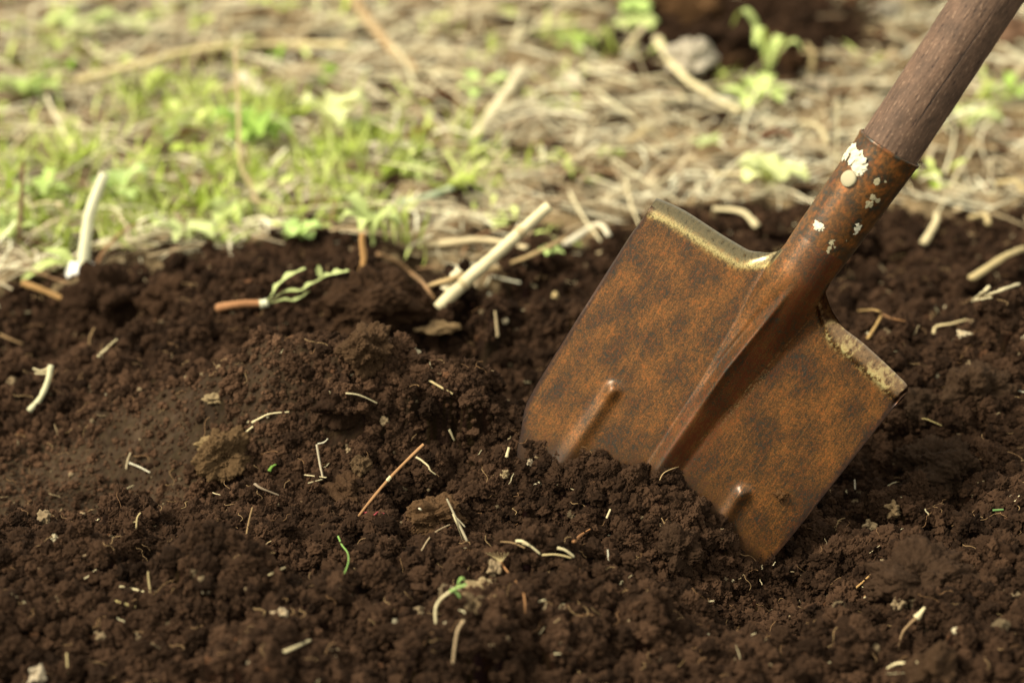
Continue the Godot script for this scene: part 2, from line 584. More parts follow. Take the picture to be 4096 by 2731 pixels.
# ---------------------------------------------------------------- dry litter and grass behind
func bent_stalk(s: int, bend: float) -> ArrayMesh:
	var pts := []
	for i in 5:
		var t := i / 4.0
		pts.append(Vector3(t - 0.5, bend * sin(PI * t) * 0.5, bend * 0.8 * sin(PI * t * 1.3 + s)))
	return tube(spline(pts, 2), 0.5, 0.35, 5, 0.2, s, 0.5)

func stalk_at(p: Vector3, yaw: float, pitch: float, length: float, width: float) -> Transform3D:
	var b := Basis.from_euler(Vector3(0, yaw, pitch))
	# the mesh is one unit long and one unit thick
	return Transform3D(Basis(b.x * length, b.y * width, b.z * width), p)

func build_litter() -> void:
	rng.seed = 23
	var pts_straight := []
	for i in 6: pts_straight.append(Vector3(i / 5.0 - 0.5, 0, 0))
	var meshes := []
	for s in 4:
		var pts := []
		for i in 6:
			var t := i / 5.0
			pts.append(Vector3(t - 0.5, [0.0, 0.5, 1.5, 2.5][s] * sin(PI * t), [0.0, 1.0, -2.5, 5.0][s] * sin(PI * t * [1.0, 1.0, 1.4, 0.9][s])))
		meshes.append(slender(pts, 0.5, 0.32, s + 3, 0.6))
	var where := [[], [], [], []]
	var tints := [PackedColorArray(), PackedColorArray(), PackedColorArray(), PackedColorArray()]
	var n := noise(31, 8.0, 2)
	var nsoil := noise(21, 16.0, 3)
	for k in 17000:
		var z := rng.randf_range(-1.5, -0.06)
		var x := rng.randf_range(-0.85, 0.85) * (0.55 - z * 0.45)
		var q := near(x, z)
		if rng.randf() < SOIL[q] * 0.985: continue
		var patch := n.get_noise_2d(x, z)
		if rng.randf() > 0.60 + 1.2 * patch + 0.5 * nsoil.get_noise_2d(x, z): continue
		var length := rng.randf_range(0.015, 0.06) * (1.0 + 3.0 * pow(rng.randf(), 8.0))
		var w := 0.0007 + 0.0023 * pow(rng.randf(), 1.6)
		var yaw := rng.randfn() * 0.5 + 0.35 + (PI if k % 2 else 0.0)
		if k % 5 > 1: yaw = rng.randf() * TAU
		var s := k % 4
		where[s].append(stalk_at(on(x, z, w + rng.randf() * 0.006), yaw, rng.randfn() * (0.12 if k % 3 else 0.5), length, w))
		var u := rng.randf()
		var c := Color(0.78, 0.72, 0.51).lerp(Color(0.40, 0.30, 0.17), rng.randf())
		if u < 0.17: c = Color(0.20, 0.11, 0.05)
		elif u > 0.88: c = Color(0.90, 0.86, 0.64)
		tints[s].append(c * rng.randf_range(0.75, 1.2))
	for s in 4:
		scatter("straw_litter", ["straight dry straw littering the ground behind the dug soil", "slightly bowed dry straw littering the ground behind the dug soil", "curved dry stems littering the ground behind the dug soil", "strongly curled dry stems littering the ground behind the dug soil"][s], meshes[s], M.straw, where[s], tints[s])
	var lw := []
	var lt := PackedColorArray()
	for k in 520:
		var z := rng.randf_range(-1.4, -0.16)
		var x := rng.randf_range(-0.85, 0.85) * (0.55 - z * 0.45)
		if SOIL[near(x, z)] > 0.3: continue
		lw.append(stalk_at(on(x, z, 0.006 + rng.randf() * 0.008), rng.randf() * TAU, rng.randfn() * 0.1 if k % 4 else rng.randfn() * 0.8, rng.randf_range(0.06, 0.16), rng.randf_range(0.0012, 0.0028)))
		lt.append(Color(0.84, 0.78, 0.52).lerp(Color(0.42, 0.27, 0.12), rng.randf() * rng.randf()))
	scatter("long_straw", "long dry stems lying criss cross over the littered ground", meshes[1], M.straw, lw, lt)
	# flakes: dead leaf scraps
	var flake := lump(61, 2, 0.9, 0.3, 0.2, Vector3(1, 0.12, 0.7))
	var fw := []
	var ft := PackedColorArray()
	for k in 1500:
		var z := rng.randf_range(-1.4, -0.08)
		var x := rng.randf_range(-0.8, 0.8) * (0.55 - z * 0.45)
		if rng.randf() < SOIL[near(x, z)] * 0.97: continue
		var r := rng.randf_range(0.0012, 0.0045)
		fw.append(Transform3D(Basis.from_euler(Vector3(rng.randfn() * 0.4, rng.randf() * TAU, rng.randfn() * 0.4)).scaled(Vector3.ONE * r), on(x, z, 0.002 + rng.randf() * 0.004)))
		var c := Color(0.45, 0.35, 0.2).lerp(Color(0.12, 0.07, 0.035), rng.randf())
		if k % 19 == 0: c = Color(0.75, 0.72, 0.6)
		if k % 41 == 0: c = Color(0.40, 0.12, 0.04)
		ft.append(c)
	scatter("leaf_litter", "scraps of dead leaf strewn among the dry straw", flake, M.straw, fw, ft)
	# grass
	rng.seed = 29
	var bl := PackedVector3Array()
	for i in 7:
		var t := i / 6.0
		bl.append(Vector3(0.45 * t * t, t, 0.1 * t * t))
	var blade := leaf_mesh(bl, 0.045, Vector3(0, 0, 1), 0.3, 0.0, 0.0)
	var gw := []
	var gt := PackedColorArray()
	var tufts := [[Vector2(-0.2296, -0.4265), 0.05, 190], [Vector2(-0.2834, -0.4377), 0.07, 150], [Vector2(-0.1897, -0.3212), 0.09, 200], [Vector2(-0.3068, -0.3014), 0.09, 170], [Vector2(-0.3608, -0.2536), 0.09, 170], [Vector2(-0.2445, -0.2260), 0.10, 170], [Vector2(-0.3652, -0.1733), 0.05, 120], [Vector2(-0.1482, -0.2443), 0.07, 110], [Vector2(-0.1142, -0.3014), 0.08, 110], [Vector2(-0.4184, -0.6892), 0.16, 60], [Vector2(-0.4475, -0.5438), 0.12, 70], [Vector2(0.0017, -0.6752), 0.2, 45], [Vector2(-0.1196, -0.3938), 0.1, 90], [Vector2(-0.0764, -0.3212), 0.06, 60], [Vector2(0.4114, -0.4836), 0.08, 60], [Vector2(0.2236, -0.5193), 0.05, 40], [Vector2(-0.2964, -0.1733), 0.06, 70], [Vector2(0.0512, -0.6477), 0.15, 50]]
	var sub := Vector2.ZERO
	for g in tufts:
		for k in int(g[2] * 1.3):
			var c: Vector2 = g[0]
			if k % 11 == 0: sub = Vector2(rng.randfn() * g[1] * 0.8, rng.randfn() * g[1] * 0.6)
			var x: float = c.x + sub.x + rng.randfn() * 0.008
			var z: float = c.y + sub.y + rng.randfn() * 0.008
			if SOIL[near(x, z)] > 0.6: continue
			var h := rng.randf_range(0.010, 0.032)
			var b := Basis.from_euler(Vector3(rng.randfn() * 0.5, rng.randf() * TAU, rng.randfn() * 0.5)).scaled(Vector3(h, h, h * 1.3))
			gw.append(Transform3D(b, on(x, z)))
			gt.append(Color(0.36, 0.47, 0.06).lerp(Color(0.60, 0.66, 0.24), rng.randf()) * rng.randf_range(0.7, 1.2))
	scatter("grass", "short fresh green grass growing through the dry litter", blade, M.leaf, gw, gt)

# round and spoon shaped leaves of the ground cover, clustered like the grass
func build_cover() -> void:
	rng.seed = 37
	var meshes := []
	for s in 2: meshes.append(leaf_mesh(spline([Vector3(0, 0, 0), Vector3(0.3, 0.3, 0), Vector3(0.7, 0.42, 0.05), Vector3(1.0, 0.34, 0.02)], 4), [0.24, 0.15][s], Vector3(0, 0, 1), 0.25, [0.0, 0.2][s], 0.1))
	var w := [[], []]
	var t := [PackedColorArray(), PackedColorArray()]
	var n := noise(77, 5.0, 2)
	for k in 560:
		var z := rng.randf_range(-1.3, -0.14)
		var x := rng.randf_range(-0.85, 0.75) * (0.55 - z * 0.45)
		var chance := 0.10 + 0.75 * smoothstep(0.05, -0.25, x) + 0.5 * n.get_noise_2d(x, z)
		if rng.randf() > chance or SOIL[near(x, z)] > 0.4: continue
		var c := Color(0.38, 0.50, 0.07).lerp(Color(0.60, 0.66, 0.26), rng.randf())
		if rng.randf() < 0.15: c = Color(0.20, 0.36, 0.03)
		var count := 3 + rng.randi() % 5
		for i in count:
			var l := rng.randf_range(0.007, 0.019)
			var b := Basis.from_euler(Vector3(rng.randfn() * 0.3, rng.randf() * TAU, rng.randfn() * 0.35)).scaled(Vector3.ONE * l)
			w[k % 2].append(Transform3D(b, on(x + rng.randfn() * 0.006, z + rng.randfn() * 0.006, 0.002)))
			t[k % 2].append(c * rng.randf_range(0.8, 1.2))
	for s in 2: scatter("ground_cover", ["round leaved green ground cover sprouting through the dry straw", "narrow leaved green ground cover sprouting through the dry straw"][s], meshes[s], M.leaf, w[s], t[s])

# ---------------------------------------------------------------- small single things
# how far a path must rise to lie on the crumbs rather than in them
func lift_over(path: PackedVector3Array, r: float) -> float:
	var up := 0.0
	for i in range(1, path.size() - 1): up = maxf(up, top(path[i].x, path[i].z) + 0.3 * r - path[i].y)
	return minf(up, 0.006) * 0.8

func stick(called: String, label: String, cat: String, pts: Array, r0: float, r1: float, c: Color, group := "", per := 5, wob := 0.0) -> Node3D:
	var at: Vector3 = pts[0]
	var path := spline(pts, per)
	at.y += lift_over(path, r0)
	for i in path.size():
		path[i] -= pts[0]
	var o := put(called, tube(path, r0, r1, 7, 0.3, used.size() + 3, 0.7), mat(c))
	o.position = at
	tag(o, label, cat, group)
	return o

func clod(called: String, label: String, cat: String, at: Vector3, r: float, s: int, c: Color, squash := Vector3.ONE, turn := 0.0, sub := 5, group := "") -> Node3D:
	var m := lump(s, sub, 0.55, 0.28, 0.2, squash, 3.2)
	var o := put(called, m, clod_mat(c))
	o.transform = Transform3D(Basis(Vector3.UP, turn).scaled(Vector3.ONE * r), at)
	tag(o, label, cat, group)
	return o

func clod_mat(c: Color) -> StandardMaterial3D:
	var key := "clod" + str(c)
	if not M.has(key):
		var m := soil_material((c * Color(1.1, 1.0, 0.92)).linear_to_srgb(), 16.0, 0.12)
		m.vertex_color_use_as_albedo = false
		M[key] = m
	return M[key]

func add_stick(parent: Node3D, called: String, pts: Array, r0: float, r1: float, c: Color, sides := 7) -> void:
	var path := spline(pts, 5)
	for i in path.size():
		path[i] -= parent.position
	put(called, tube(path, r0, r1, sides, 0.15, 5), mat(c), parent)

func add_leaf(parent: Node3D, pts: Array, width: float, c: Color, lobes := 0.0, fold := 0.3) -> void:
	var path := spline(pts, 6)
	for i in path.size(): path[i] -= parent.position
	var d := (path[-1] - path[0]).normalized()
	var side := d.cross(Vector3.UP)
	if side.length() < 0.2: side = Vector3.RIGHT
	put("leaf", leaf_mesh(path, width, side.normalized(), fold, lobes), leaf_mat(c), parent)

func leaf_mat(c: Color) -> StandardMaterial3D:
	return mat(c, 0.7, 0.5)

# a small weed: a rosette of leaves on a short stem
func weed(label: String, at: Vector3, size: float, count: int, c: Color, upright: float, lobes := 0.2, wide := 0.20) -> void:
	var o := thing("weed", label, "weed", at, "green weeds in the dry grass")
	var turn := rng.randf() * TAU
	add_stick(o, "stem", [at + Vector3(0, -0.004, 0), at + Vector3(0.001, size * 0.12, 0)], size * 0.05, size * 0.035, c * 0.9)
	for k in count:
		var an := turn + TAU * k / count + rng.randfn() * 0.25
		var l := size * rng.randf_range(0.65, 1.0)
		var out := Vector3(cos(an), 0, sin(an))
		var up := upright * rng.randf_range(0.7, 1.3)
		add_leaf(o, [at + Vector3(0, size * 0.1, 0), at + out * l * 0.35 + Vector3.UP * l * up * 0.75, at + out * l * 0.72 + Vector3.UP * l * up, at + out * l + Vector3.UP * l * up * 0.75], l * wide, c * rng.randf_range(0.8, 1.2), lobes)

# a plain stone: a chipped lump with flatter faces
func stone(called: String, label: String, cat: String, at: Vector3, r: float, s: int, c: Color, squash := Vector3.ONE, turn := 0.0) -> Node3D:
	var o := put(called, lump(s, 4, 0.9, 0.12, 0.05, squash, 1.3), clod_mat(c))
	o.transform = Transform3D(Basis(Vector3.UP, turn).scaled(Vector3.ONE * r), at)
	tag(o, label, cat)
	return o



# ---------------------------------------------------------------- shovel
const K := 0.0002434
const OFF := 930.0

func lookup(tab: Array, x: float) -> float:   # piecewise linear through (x, y), x rising
	if x <= tab[0].x: return tab[0].y
	for i in tab.size() - 1:
		if x < tab[i + 1].x: return lerpf(tab[i].y, tab[i + 1].y, (x - tab[i].x) / (tab[i + 1].x - tab[i].x))
	return tab[-1].y

func smooth_lookup(tab: Array, x: float) -> float:
	if x <= tab[0].x: return tab[0].y
	for i in tab.size() - 1:
		if x < tab[i + 1].x:
			var h: float = tab[i + 1].x - tab[i].x
			var t: float = (x - tab[i].x) / h
			var d1 := secant(tab, i)
			var m1 := limited(secant(tab, maxi(i - 1, 0)), d1)
			var m2 := limited(d1, secant(tab, mini(i + 1, tab.size() - 2)))
			return hermite(tab[i].y, tab[i + 1].y, m1 * h, m2 * h, t)
	return tab[-1].y

func secant(tab: Array, i: int) -> float:
	return (tab[i + 1].y - tab[i].y) / maxf(tab[i + 1].x - tab[i].x, 0.001)

func limited(a: float, b: float) -> float:   # never overshoots
	return 0.0 if a * b <= 0.0 else 2.0 * a * b / (a + b)

func hermite(a: float, b: float, ma: float, mb: float, t: float) -> float:
	var t2 := t * t
	var t3 := t2 * t
	return a * (2.0 * t3 - 3.0 * t2 + 1.0) + ma * (t3 - 2.0 * t2 + t) + b * (3.0 * t2 - 2.0 * t3) + mb * (t3 - t2)

var TOP: Array = []
var LEFT: Array = []
var RIGHT: Array = []

func axis_at(v: float) -> float:
	return lerpf(-1.0, 12.0, clampf(v / 320.0, 0.0, 1.0))

func smax(a: float, b: float, k: float) -> float:
	var h := clampf(0.5 + 0.5 * (a - b) / k, 0.0, 1.0)
	return lerpf(b, a, h) + k * h * (1.0 - h)

func relief(s: float, v: float, d: float) -> float:
	# slightly dished wings; their top edge, the foot tread, rolls away to the back
	var q := s / 370.0
	var n := -16.0 * q * q - 0.11 * maxf(0.0, s - 30.0)
	var side := smoothstep(72.0, 120.0, absf(s))
	if side > 0.0:
		var r := 40.0
		var e := clampf(r - d, 0.0, r)
		n -= side * (r - sqrt(r * r - e * e)) * 0.9
	# the ridge that runs down the blade, steeper on its right
	var left := lerpf(-72.0, -58.0, smoothstep(0.0, -400.0, v))
	var right := lookup([Vector2(-900, 2), Vector2(-560, 14), Vector2(-440, 22), Vector2(-119, 70), Vector2(-20, 92)], v)
	var crest := lookup([Vector2(-900, -30), Vector2(-540, -30), Vector2(-285, -22), Vector2(-18, 6), Vector2(20, 6)], v)
	var amp := lookup([Vector2(-900, 14), Vector2(-620, 31), Vector2(-400, 39), Vector2(-200, 48), Vector2(-80, 56), Vector2(0, 58)], v)
	var x := (s - crest) / ((crest - left) if s < crest else (right - crest))
	var tri := 1.04 - sqrt(x * x + 0.035)
	var ridge := amp * tri
	var rib := smoothstep(0.0, -70.0, v) * smoothstep(-430.0, -290.0, v)
	ridge += 10.0 * rib * exp(-pow((s - crest) / 9.0, 2.0)) - 10.0 * rib * exp(-pow((s - crest + 23.0) / 9.0, 2.0))
	n = smax(n, ridge, lerpf(4.0, 12.0, smoothstep(-200.0, -60.0, v)))
	# the socket sinks into the blade
	if v > -260.0:
		var R := 71.5 - 4.5 * smoothstep(55.0, 130.0, v)
		var o := absf(s - axis_at(v))
		var sink := 0.0 if v > -10.0 else pow((-10.0 - v) / 190.0, 1.5) * 62.0
		var t := sqrt(R * R - o * o) if o < R * 0.985 else R * 0.1725 - (o - R * 0.985) * 5.7
		n = smax(n, t - sink, lerpf(26.0, 1.0, smoothstep(-40.0, 25.0, v)))
	# the two pressed-in darts
	for dart in [Vector3(-222.4, -477.4, 0), Vector3(164.8, -515.1, 0)]:
		var w: float = lerpf(15.0, 22.0, smoothstep(dart.y, dart.y - 260.0, v))
		var g := exp(-pow((s - dart.x - 0.03 * (v - dart.y)) / w, 2.0))
		n += g * (12.0 * smoothstep(dart.y + 16.0, dart.y - 8.0, v) + 5.0 * exp(-pow((v - dart.y + 14.0) / 20.0, 2.0)))
	return n

func build_shovel() -> void:
	var a := Vector3(0.505697, 0.856339, -0.104662)
	var b := Vector3(0.823466, -0.442953, 0.354536)
	var n := Vector3(-0.257243, 0.265474, 0.929166)
	var o := thing("shovel", "rusty shovel with a dark wooden handle standing in the dug soil", "shovel")
	o.transform = Transform3D(Basis(b, a, n), Vector3(0.162810, 0.147690, 0.223526) - a * OFF * K)
	LEFT = [Vector2(-930, -70), Vector2(-880, -150), Vector2(-800, -245), Vector2(-761.3, -333.4), Vector2(-711.4, -355.2), Vector2(-628.0, -383.7), Vector2(-540.8, -386.9), Vector2(-339.4, -386.7), Vector2(-160.8, -387.0), Vector2(-93.5, -382.7), Vector2(-20, -372)]
	RIGHT = [Vector2(-930, 60), Vector2(-880, 140), Vector2(-800, 225), Vector2(-720, 272), Vector2(-625.3, 308.5), Vector2(-404.6, 326.5), Vector2(-143.9, 345.4), Vector2(-122.6, 347.9), Vector2(-60, 366)]
	TOP = [Vector2(-384.7, -92.3), Vector2(-390.0, -74.0), Vector2(-380.9, -53.6), Vector2(-289.8, -40.3), Vector2(-212.9, -39.7), Vector2(-163.6, -37.6), Vector2(-137.1, -35.9), Vector2(-104.5, -19.3), Vector2(-91.9, -11.0), Vector2(-82.0, -2.2), Vector2(-72.4, 8.9), Vector2(-66, 40), Vector2(-60, 118), Vector2(-50, 130), Vector2(58, 130), Vector2(65, 60), Vector2(67, 20), Vector2(69.5, -8.3), Vector2(83.7, -26.7), Vector2(115.8, -52.5), Vector2(152.6, -69.2), Vector2(200.2, -74.9), Vector2(237.5, -81.5), Vector2(303.2, -95.5), Vector2(344.5, -106.5), Vector2(354.7, -116.7)]
	var cols := []
	var s: float = TOP[0].x
	var s_end: float = TOP[-1].x
	while s < s_end:
		cols.append(s)
		var near_neck := minf(absf(s + 68.0), absf(s - 72.0))
		var near_end := minf(s - TOP[0].x, s_end - s)
		s += 0.7 if near_neck < 9.0 else 2.5 if near_neck < 60.0 or absf(s) < 60.0 else 2.0 if near_end < 20.0 else 6.0
	cols.append(s_end)
	var W := cols.size()
	var drops := []
	for i in 27: drops.append(i * 2.0)
	var rows := drops.size() + 190
	var front := PackedVector3Array()
	var uv := PackedVector2Array()
	var idx := PackedInt32Array()
	for i in W:
		var s0: float = cols[i]
		var top := smooth_lookup(TOP, s0)
		var slope := (smooth_lookup(TOP, s0 + 2.0) - smooth_lookup(TOP, s0 - 2.0)) / 4.0
		var tilt := 1.0 / sqrt(1.0 + slope * slope)
		for j in rows:
			var v: float = top - drops[j] if j < drops.size() else lerpf(top - 54.0, -OFF, float(j - drops.size() + 1) / 190.0)
			var l := smooth_lookup(LEFT, v)
			var r := smooth_lookup(RIGHT, v)
			var sx := s0
			if v < -70.0:
				var f := smoothstep(-70.0, -160.0, v)
				sx = lerpf(s0, lerpf(l, r, (s0 - TOP[0].x) / (s_end - TOP[0].x)), f)
				# the ridge and the darts stay where they are
				sx = lerpf(s0, sx, 1.0 if v < -640.0 else maxf(smoothstep(150.0, 330.0, absf(s0)), smoothstep(-500.0, -640.0, v)))
			front.append(Vector3(sx, v + OFF, relief(sx, v, (top - v) * tilt)) * K)
			uv.append(Vector2((sx + 400.0) / 800.0, (150.0 - v) / 1100.0))
	var N := front.size()
	var st := SurfaceTool.new()
	var vv := front.duplicate()
	var uu := uv.duplicate()
	for i in W - 1:
		for j in rows - 1:
			var p := i * rows + j
			idx.append_array(PackedInt32Array([p, p + rows, p + 1, p + 1, p + rows, p + rows + 1]))
	var nrm := smooth_normals(front, idx)
	var flip := nrm[N / 2].z < 0.0
	if flip:
		for t in range(0, idx.size(), 3):
			var q := idx[t + 1]
			idx[t + 1] = idx[t + 2]
			idx[t + 2] = q
		for i in N: nrm[i] = -nrm[i]
	for i in N:
		vv.append(front[i] - nrm[i] * 6.0 * K)
		uu.append(uv[i])
		nrm.append(-nrm[i])
	var fc := idx.size()
	for t in range(0, fc, 3): idx.append_array(PackedInt32Array([idx[t] + N, idx[t + 2] + N, idx[t + 1] + N]))
	# the edge all round, slightly rounded by a middle line
	var ring := []
	for i in W: ring.append(i * rows)
	for j in range(1, rows): ring.append((W - 1) * rows + j)
	for i in range(W - 2, -1, -1): ring.append(i * rows + rows - 1)
	for j in range(rows - 2, 0, -1): ring.append(j)
	var at := vv.size()
	var R := ring.size()
	for k in R:
		var p: int = ring[k]
		var tan: Vector3 = front[ring[(k + 1) % R]] - front[ring[(k + R - 1) % R]]
		var outw := tan.cross(nrm[p]).normalized()
		var mid := front[p] - nrm[p] * 3.0 * K
		if outw.dot(front[p] - front[(W / 2) * rows + rows / 3]) < 0: outw = -outw
		for e in 3:
			vv.append([front[p], mid + outw * 2.0 * K, front[p] - nrm[p] * 6.0 * K][e])
			nrm.append([(nrm[p] + outw).normalized(), outw, (outw - nrm[p]).normalized()][e])
			uu.append(uv[p])
	for k in R:
		for e in 2:
			var p := at + k * 3 + e
			var q := at + ((k + 1) % R) * 3 + e
			idx.append_array(PackedInt32Array([p, q, p + 1, p + 1, q, q + 1]))
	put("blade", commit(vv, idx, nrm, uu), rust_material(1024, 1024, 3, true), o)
	# socket: a slightly conical tube with a rolled lip
	var prof := [Vector2(-170, 1), Vector2(-160, 14), Vector2(-110, 34), Vector2(-60, 52), Vector2(-10, 64), Vector2(40, 69), Vector2(70, 70.5), Vector2(90, 71), Vector2(120, 71.5), Vector2(300, 75), Vector2(342 - 10, 76), Vector2(342 - 5, 78), Vector2(342, 78), Vector2(342 + 2, 76), Vector2(342 + 1, 72), Vector2(342 - 40, 70)]
	var socket := put("socket", lathe(prof, 96, 11.0, 0.0), rust_material(512, 512, 8, false), o)
	# handle
	var hp := []
	for i in 121:
		var v := lerpf(342 - 60, 3900.0, pow(i / 120.0, 1.6))
		hp.append(Vector2(v, 69.5 + 1.0 * sin(v * 0.004) + 1.2 * smoothstep(400.0, 900.0, v)))
	hp.append(Vector2(3915, 60))
	hp.append(Vector2(3920, 0.5))
	put("handle", lathe(hp, 72, 11.0, 1.6), wood_material(), o)
	# rivet and the pale flakes of old paint on the socket
	var rv := on_socket(Vector2(-24.3, 242.3), 0.0)
	var cap := []
	for p in [Vector2(-6, 0.1), Vector2(-6, 19), Vector2(2, 19.5), Vector2(5, 17), Vector2(6.5, 10), Vector2(6.8, 0.1)]: cap.append(p)
	var riv := put("rivet", spin(cap, 40), plain(Color(0.38, 0.34, 0.22), 0.7), socket)
	riv.transform = rv
	rng.seed = 77
	var spots := [[Vector2(-58.5, 282.4), 11.0, 2], [Vector2(-55.0, 298.7), 12.0, 2], [Vector2(-37.9, 295.6), 13.0, 2], [Vector2(-22.7, 290.2), 12.0, 2], [Vector2(-16.1, 271.0), 11.0, 2], [Vector2(-40.0, 282.6), 12.0, 2], [Vector2(-61.9, 273.2), 8.0, 1], [Vector2(-11.6, 282.1), 9.0, 1], [Vector2(-26.5, 272.6), 9.0, 1], [Vector2(-58.9, 293.8), 9.0, 1], [Vector2(-24.1, 114.7), 12.0, 2], [Vector2(-16.2, 115.2), 8.0, 1], [Vector2(31.5, 271.2), 8.0, 0], [Vector2(47.6, 280.4), 3.0, 0], [Vector2(43.5, 236.7), 7.0, 0], [Vector2(44.7, 218.7), 9.0, 0], [Vector2(56.0, 235.4), 6.0, 0], [Vector2(52.2, 155.0), 9.0, 1], [Vector2(50.6, 164.6), 7.0, 1], [Vector2(53.7, 145.3), 6.0, 1], [Vector2(45.9, 124.8), 5.0, 0], [Vector2(39.3, 124.0), 4.0, 0], [Vector2(52.0, 126.3), 4.0, 0], [Vector2(21.6, 100.5), 6.0, 0], [Vector2(24.8, 88.3), 5.0, 0], [Vector2(21.1, 108.5), 4.0, 0], [Vector2(25.8, 79.4), 4.0, 0], [Vector2(32.8, 95.9), 3.0, 0], [Vector2(49.9, 178.4), 3.5, 0]]
	var paint := plain(Color(0.63, 0.59, 0.45), 0.85)
	var pale := plain(Color(0.36, 0.31, 0.19), 0.85)
	for k in spots.size():
		var q: Array = spots[k]
		var m := lump(100 + k, 3, 0.75, 0.35, 0.3, Vector3(1.0, 1.15, [0.10, 0.20, 0.34][q[2]]))
		var f := put("paint_flake", m, paint if q[2] > 0 else pale, socket)
		f.transform = on_socket(q[0], 0.0) * Transform3D(Basis(Vector3(0, 0, 1), rng.randf() * TAU).scaled(Vector3.ONE * q[1] * K * (0.82 if k > 9 else 0.98)), Vector3.ZERO)

func on_blade(p: Vector2) -> Vector3:
	var s := get_node("shovel") as Node3D
	return s.transform * (Vector3(p.x, p.y + OFF, relief(p.x, p.y, 300.0) + 4.0) * K)

func lathe(prof: Array, sides: int, cx: float, ripple: float) -> ArrayMesh:
	var v := PackedVector3Array()
	var uv := PackedVector2Array()
	var idx := PackedInt32Array()
	var n := noise(51, 0.8, 3)
	for i in prof.size():
		var p: Vector2 = prof[i]
		var c := axis_at(p.x)
		for k in sides + 1:
			var an := TAU * k / sides
			var r: float = p.y + ripple * n.get_noise_3d(cos(an) * 2.0, sin(an) * 2.0, p.x * 0.004)
			v.append(Vector3(c + sin(an) * r, p.x + OFF, -cos(an) * r) * K)
			uv.append(Vector2(float(k) / sides, p.x / 450.0))
	for i in prof.size() - 1:
		for k in sides:
			var a := i * (sides + 1) + k
			var b := a + sides + 1
			idx.append_array(PackedInt32Array([a, b, a + 1, a + 1, b, b + 1]))
	var nr := smooth_normals(v, idx)
	for i in prof.size():   # close the seam
		var a := i * (sides + 1)
		var m := (nr[a] + nr[a + sides]).normalized()
		nr[a] = m
		nr[a + sides] = m
	if nr[(sides + 1) * 8 + sides / 2].z < 0:
		for i in nr.size(): nr[i] = -nr[i]
		for t in range(0, idx.size(), 3):
			var q := idx[t + 1]
			idx[t + 1] = idx[t + 2]
			idx[t + 2] = q
	return commit(v, idx, nr, uv)

func spin(prof: Array, sides: int) -> ArrayMesh:   # round z
	var v := PackedVector3Array()
	var idx := PackedInt32Array()
	for p in prof:
		for k in sides:
			var w := 1.0 + 0.015 * sin(k * 0.63)
			v.append(Vector3(cos(TAU * k / sides) * p.y * w, sin(TAU * k / sides) * p.y * w, p.x) * K)
	for i in prof.size() - 1:
		for k in sides:
			var a := i * sides + k
			var b := i * sides + (k + 1) % sides
			idx.append_array(PackedInt32Array([a, a + sides, b, b, a + sides, b + sides]))
	return commit(v, idx)

func on_socket(p: Vector2, lift: float) -> Transform3D:
	var c := axis_at(p.y)
	var r := lerpf(71.0, 76.0, smoothstep(120.0, 300.0, p.y))
	var sn := clampf((p.x - c) / r, -0.97, 0.97)
	var out := Vector3(sn, 0, sqrt(1.0 - sn * sn))
	var x := Vector3.UP.cross(out)
	return Transform3D(Basis(x, Vector3.UP, out), Vector3(c + out.x * (r + lift), p.y + OFF, out.z * (r + lift)) * K)

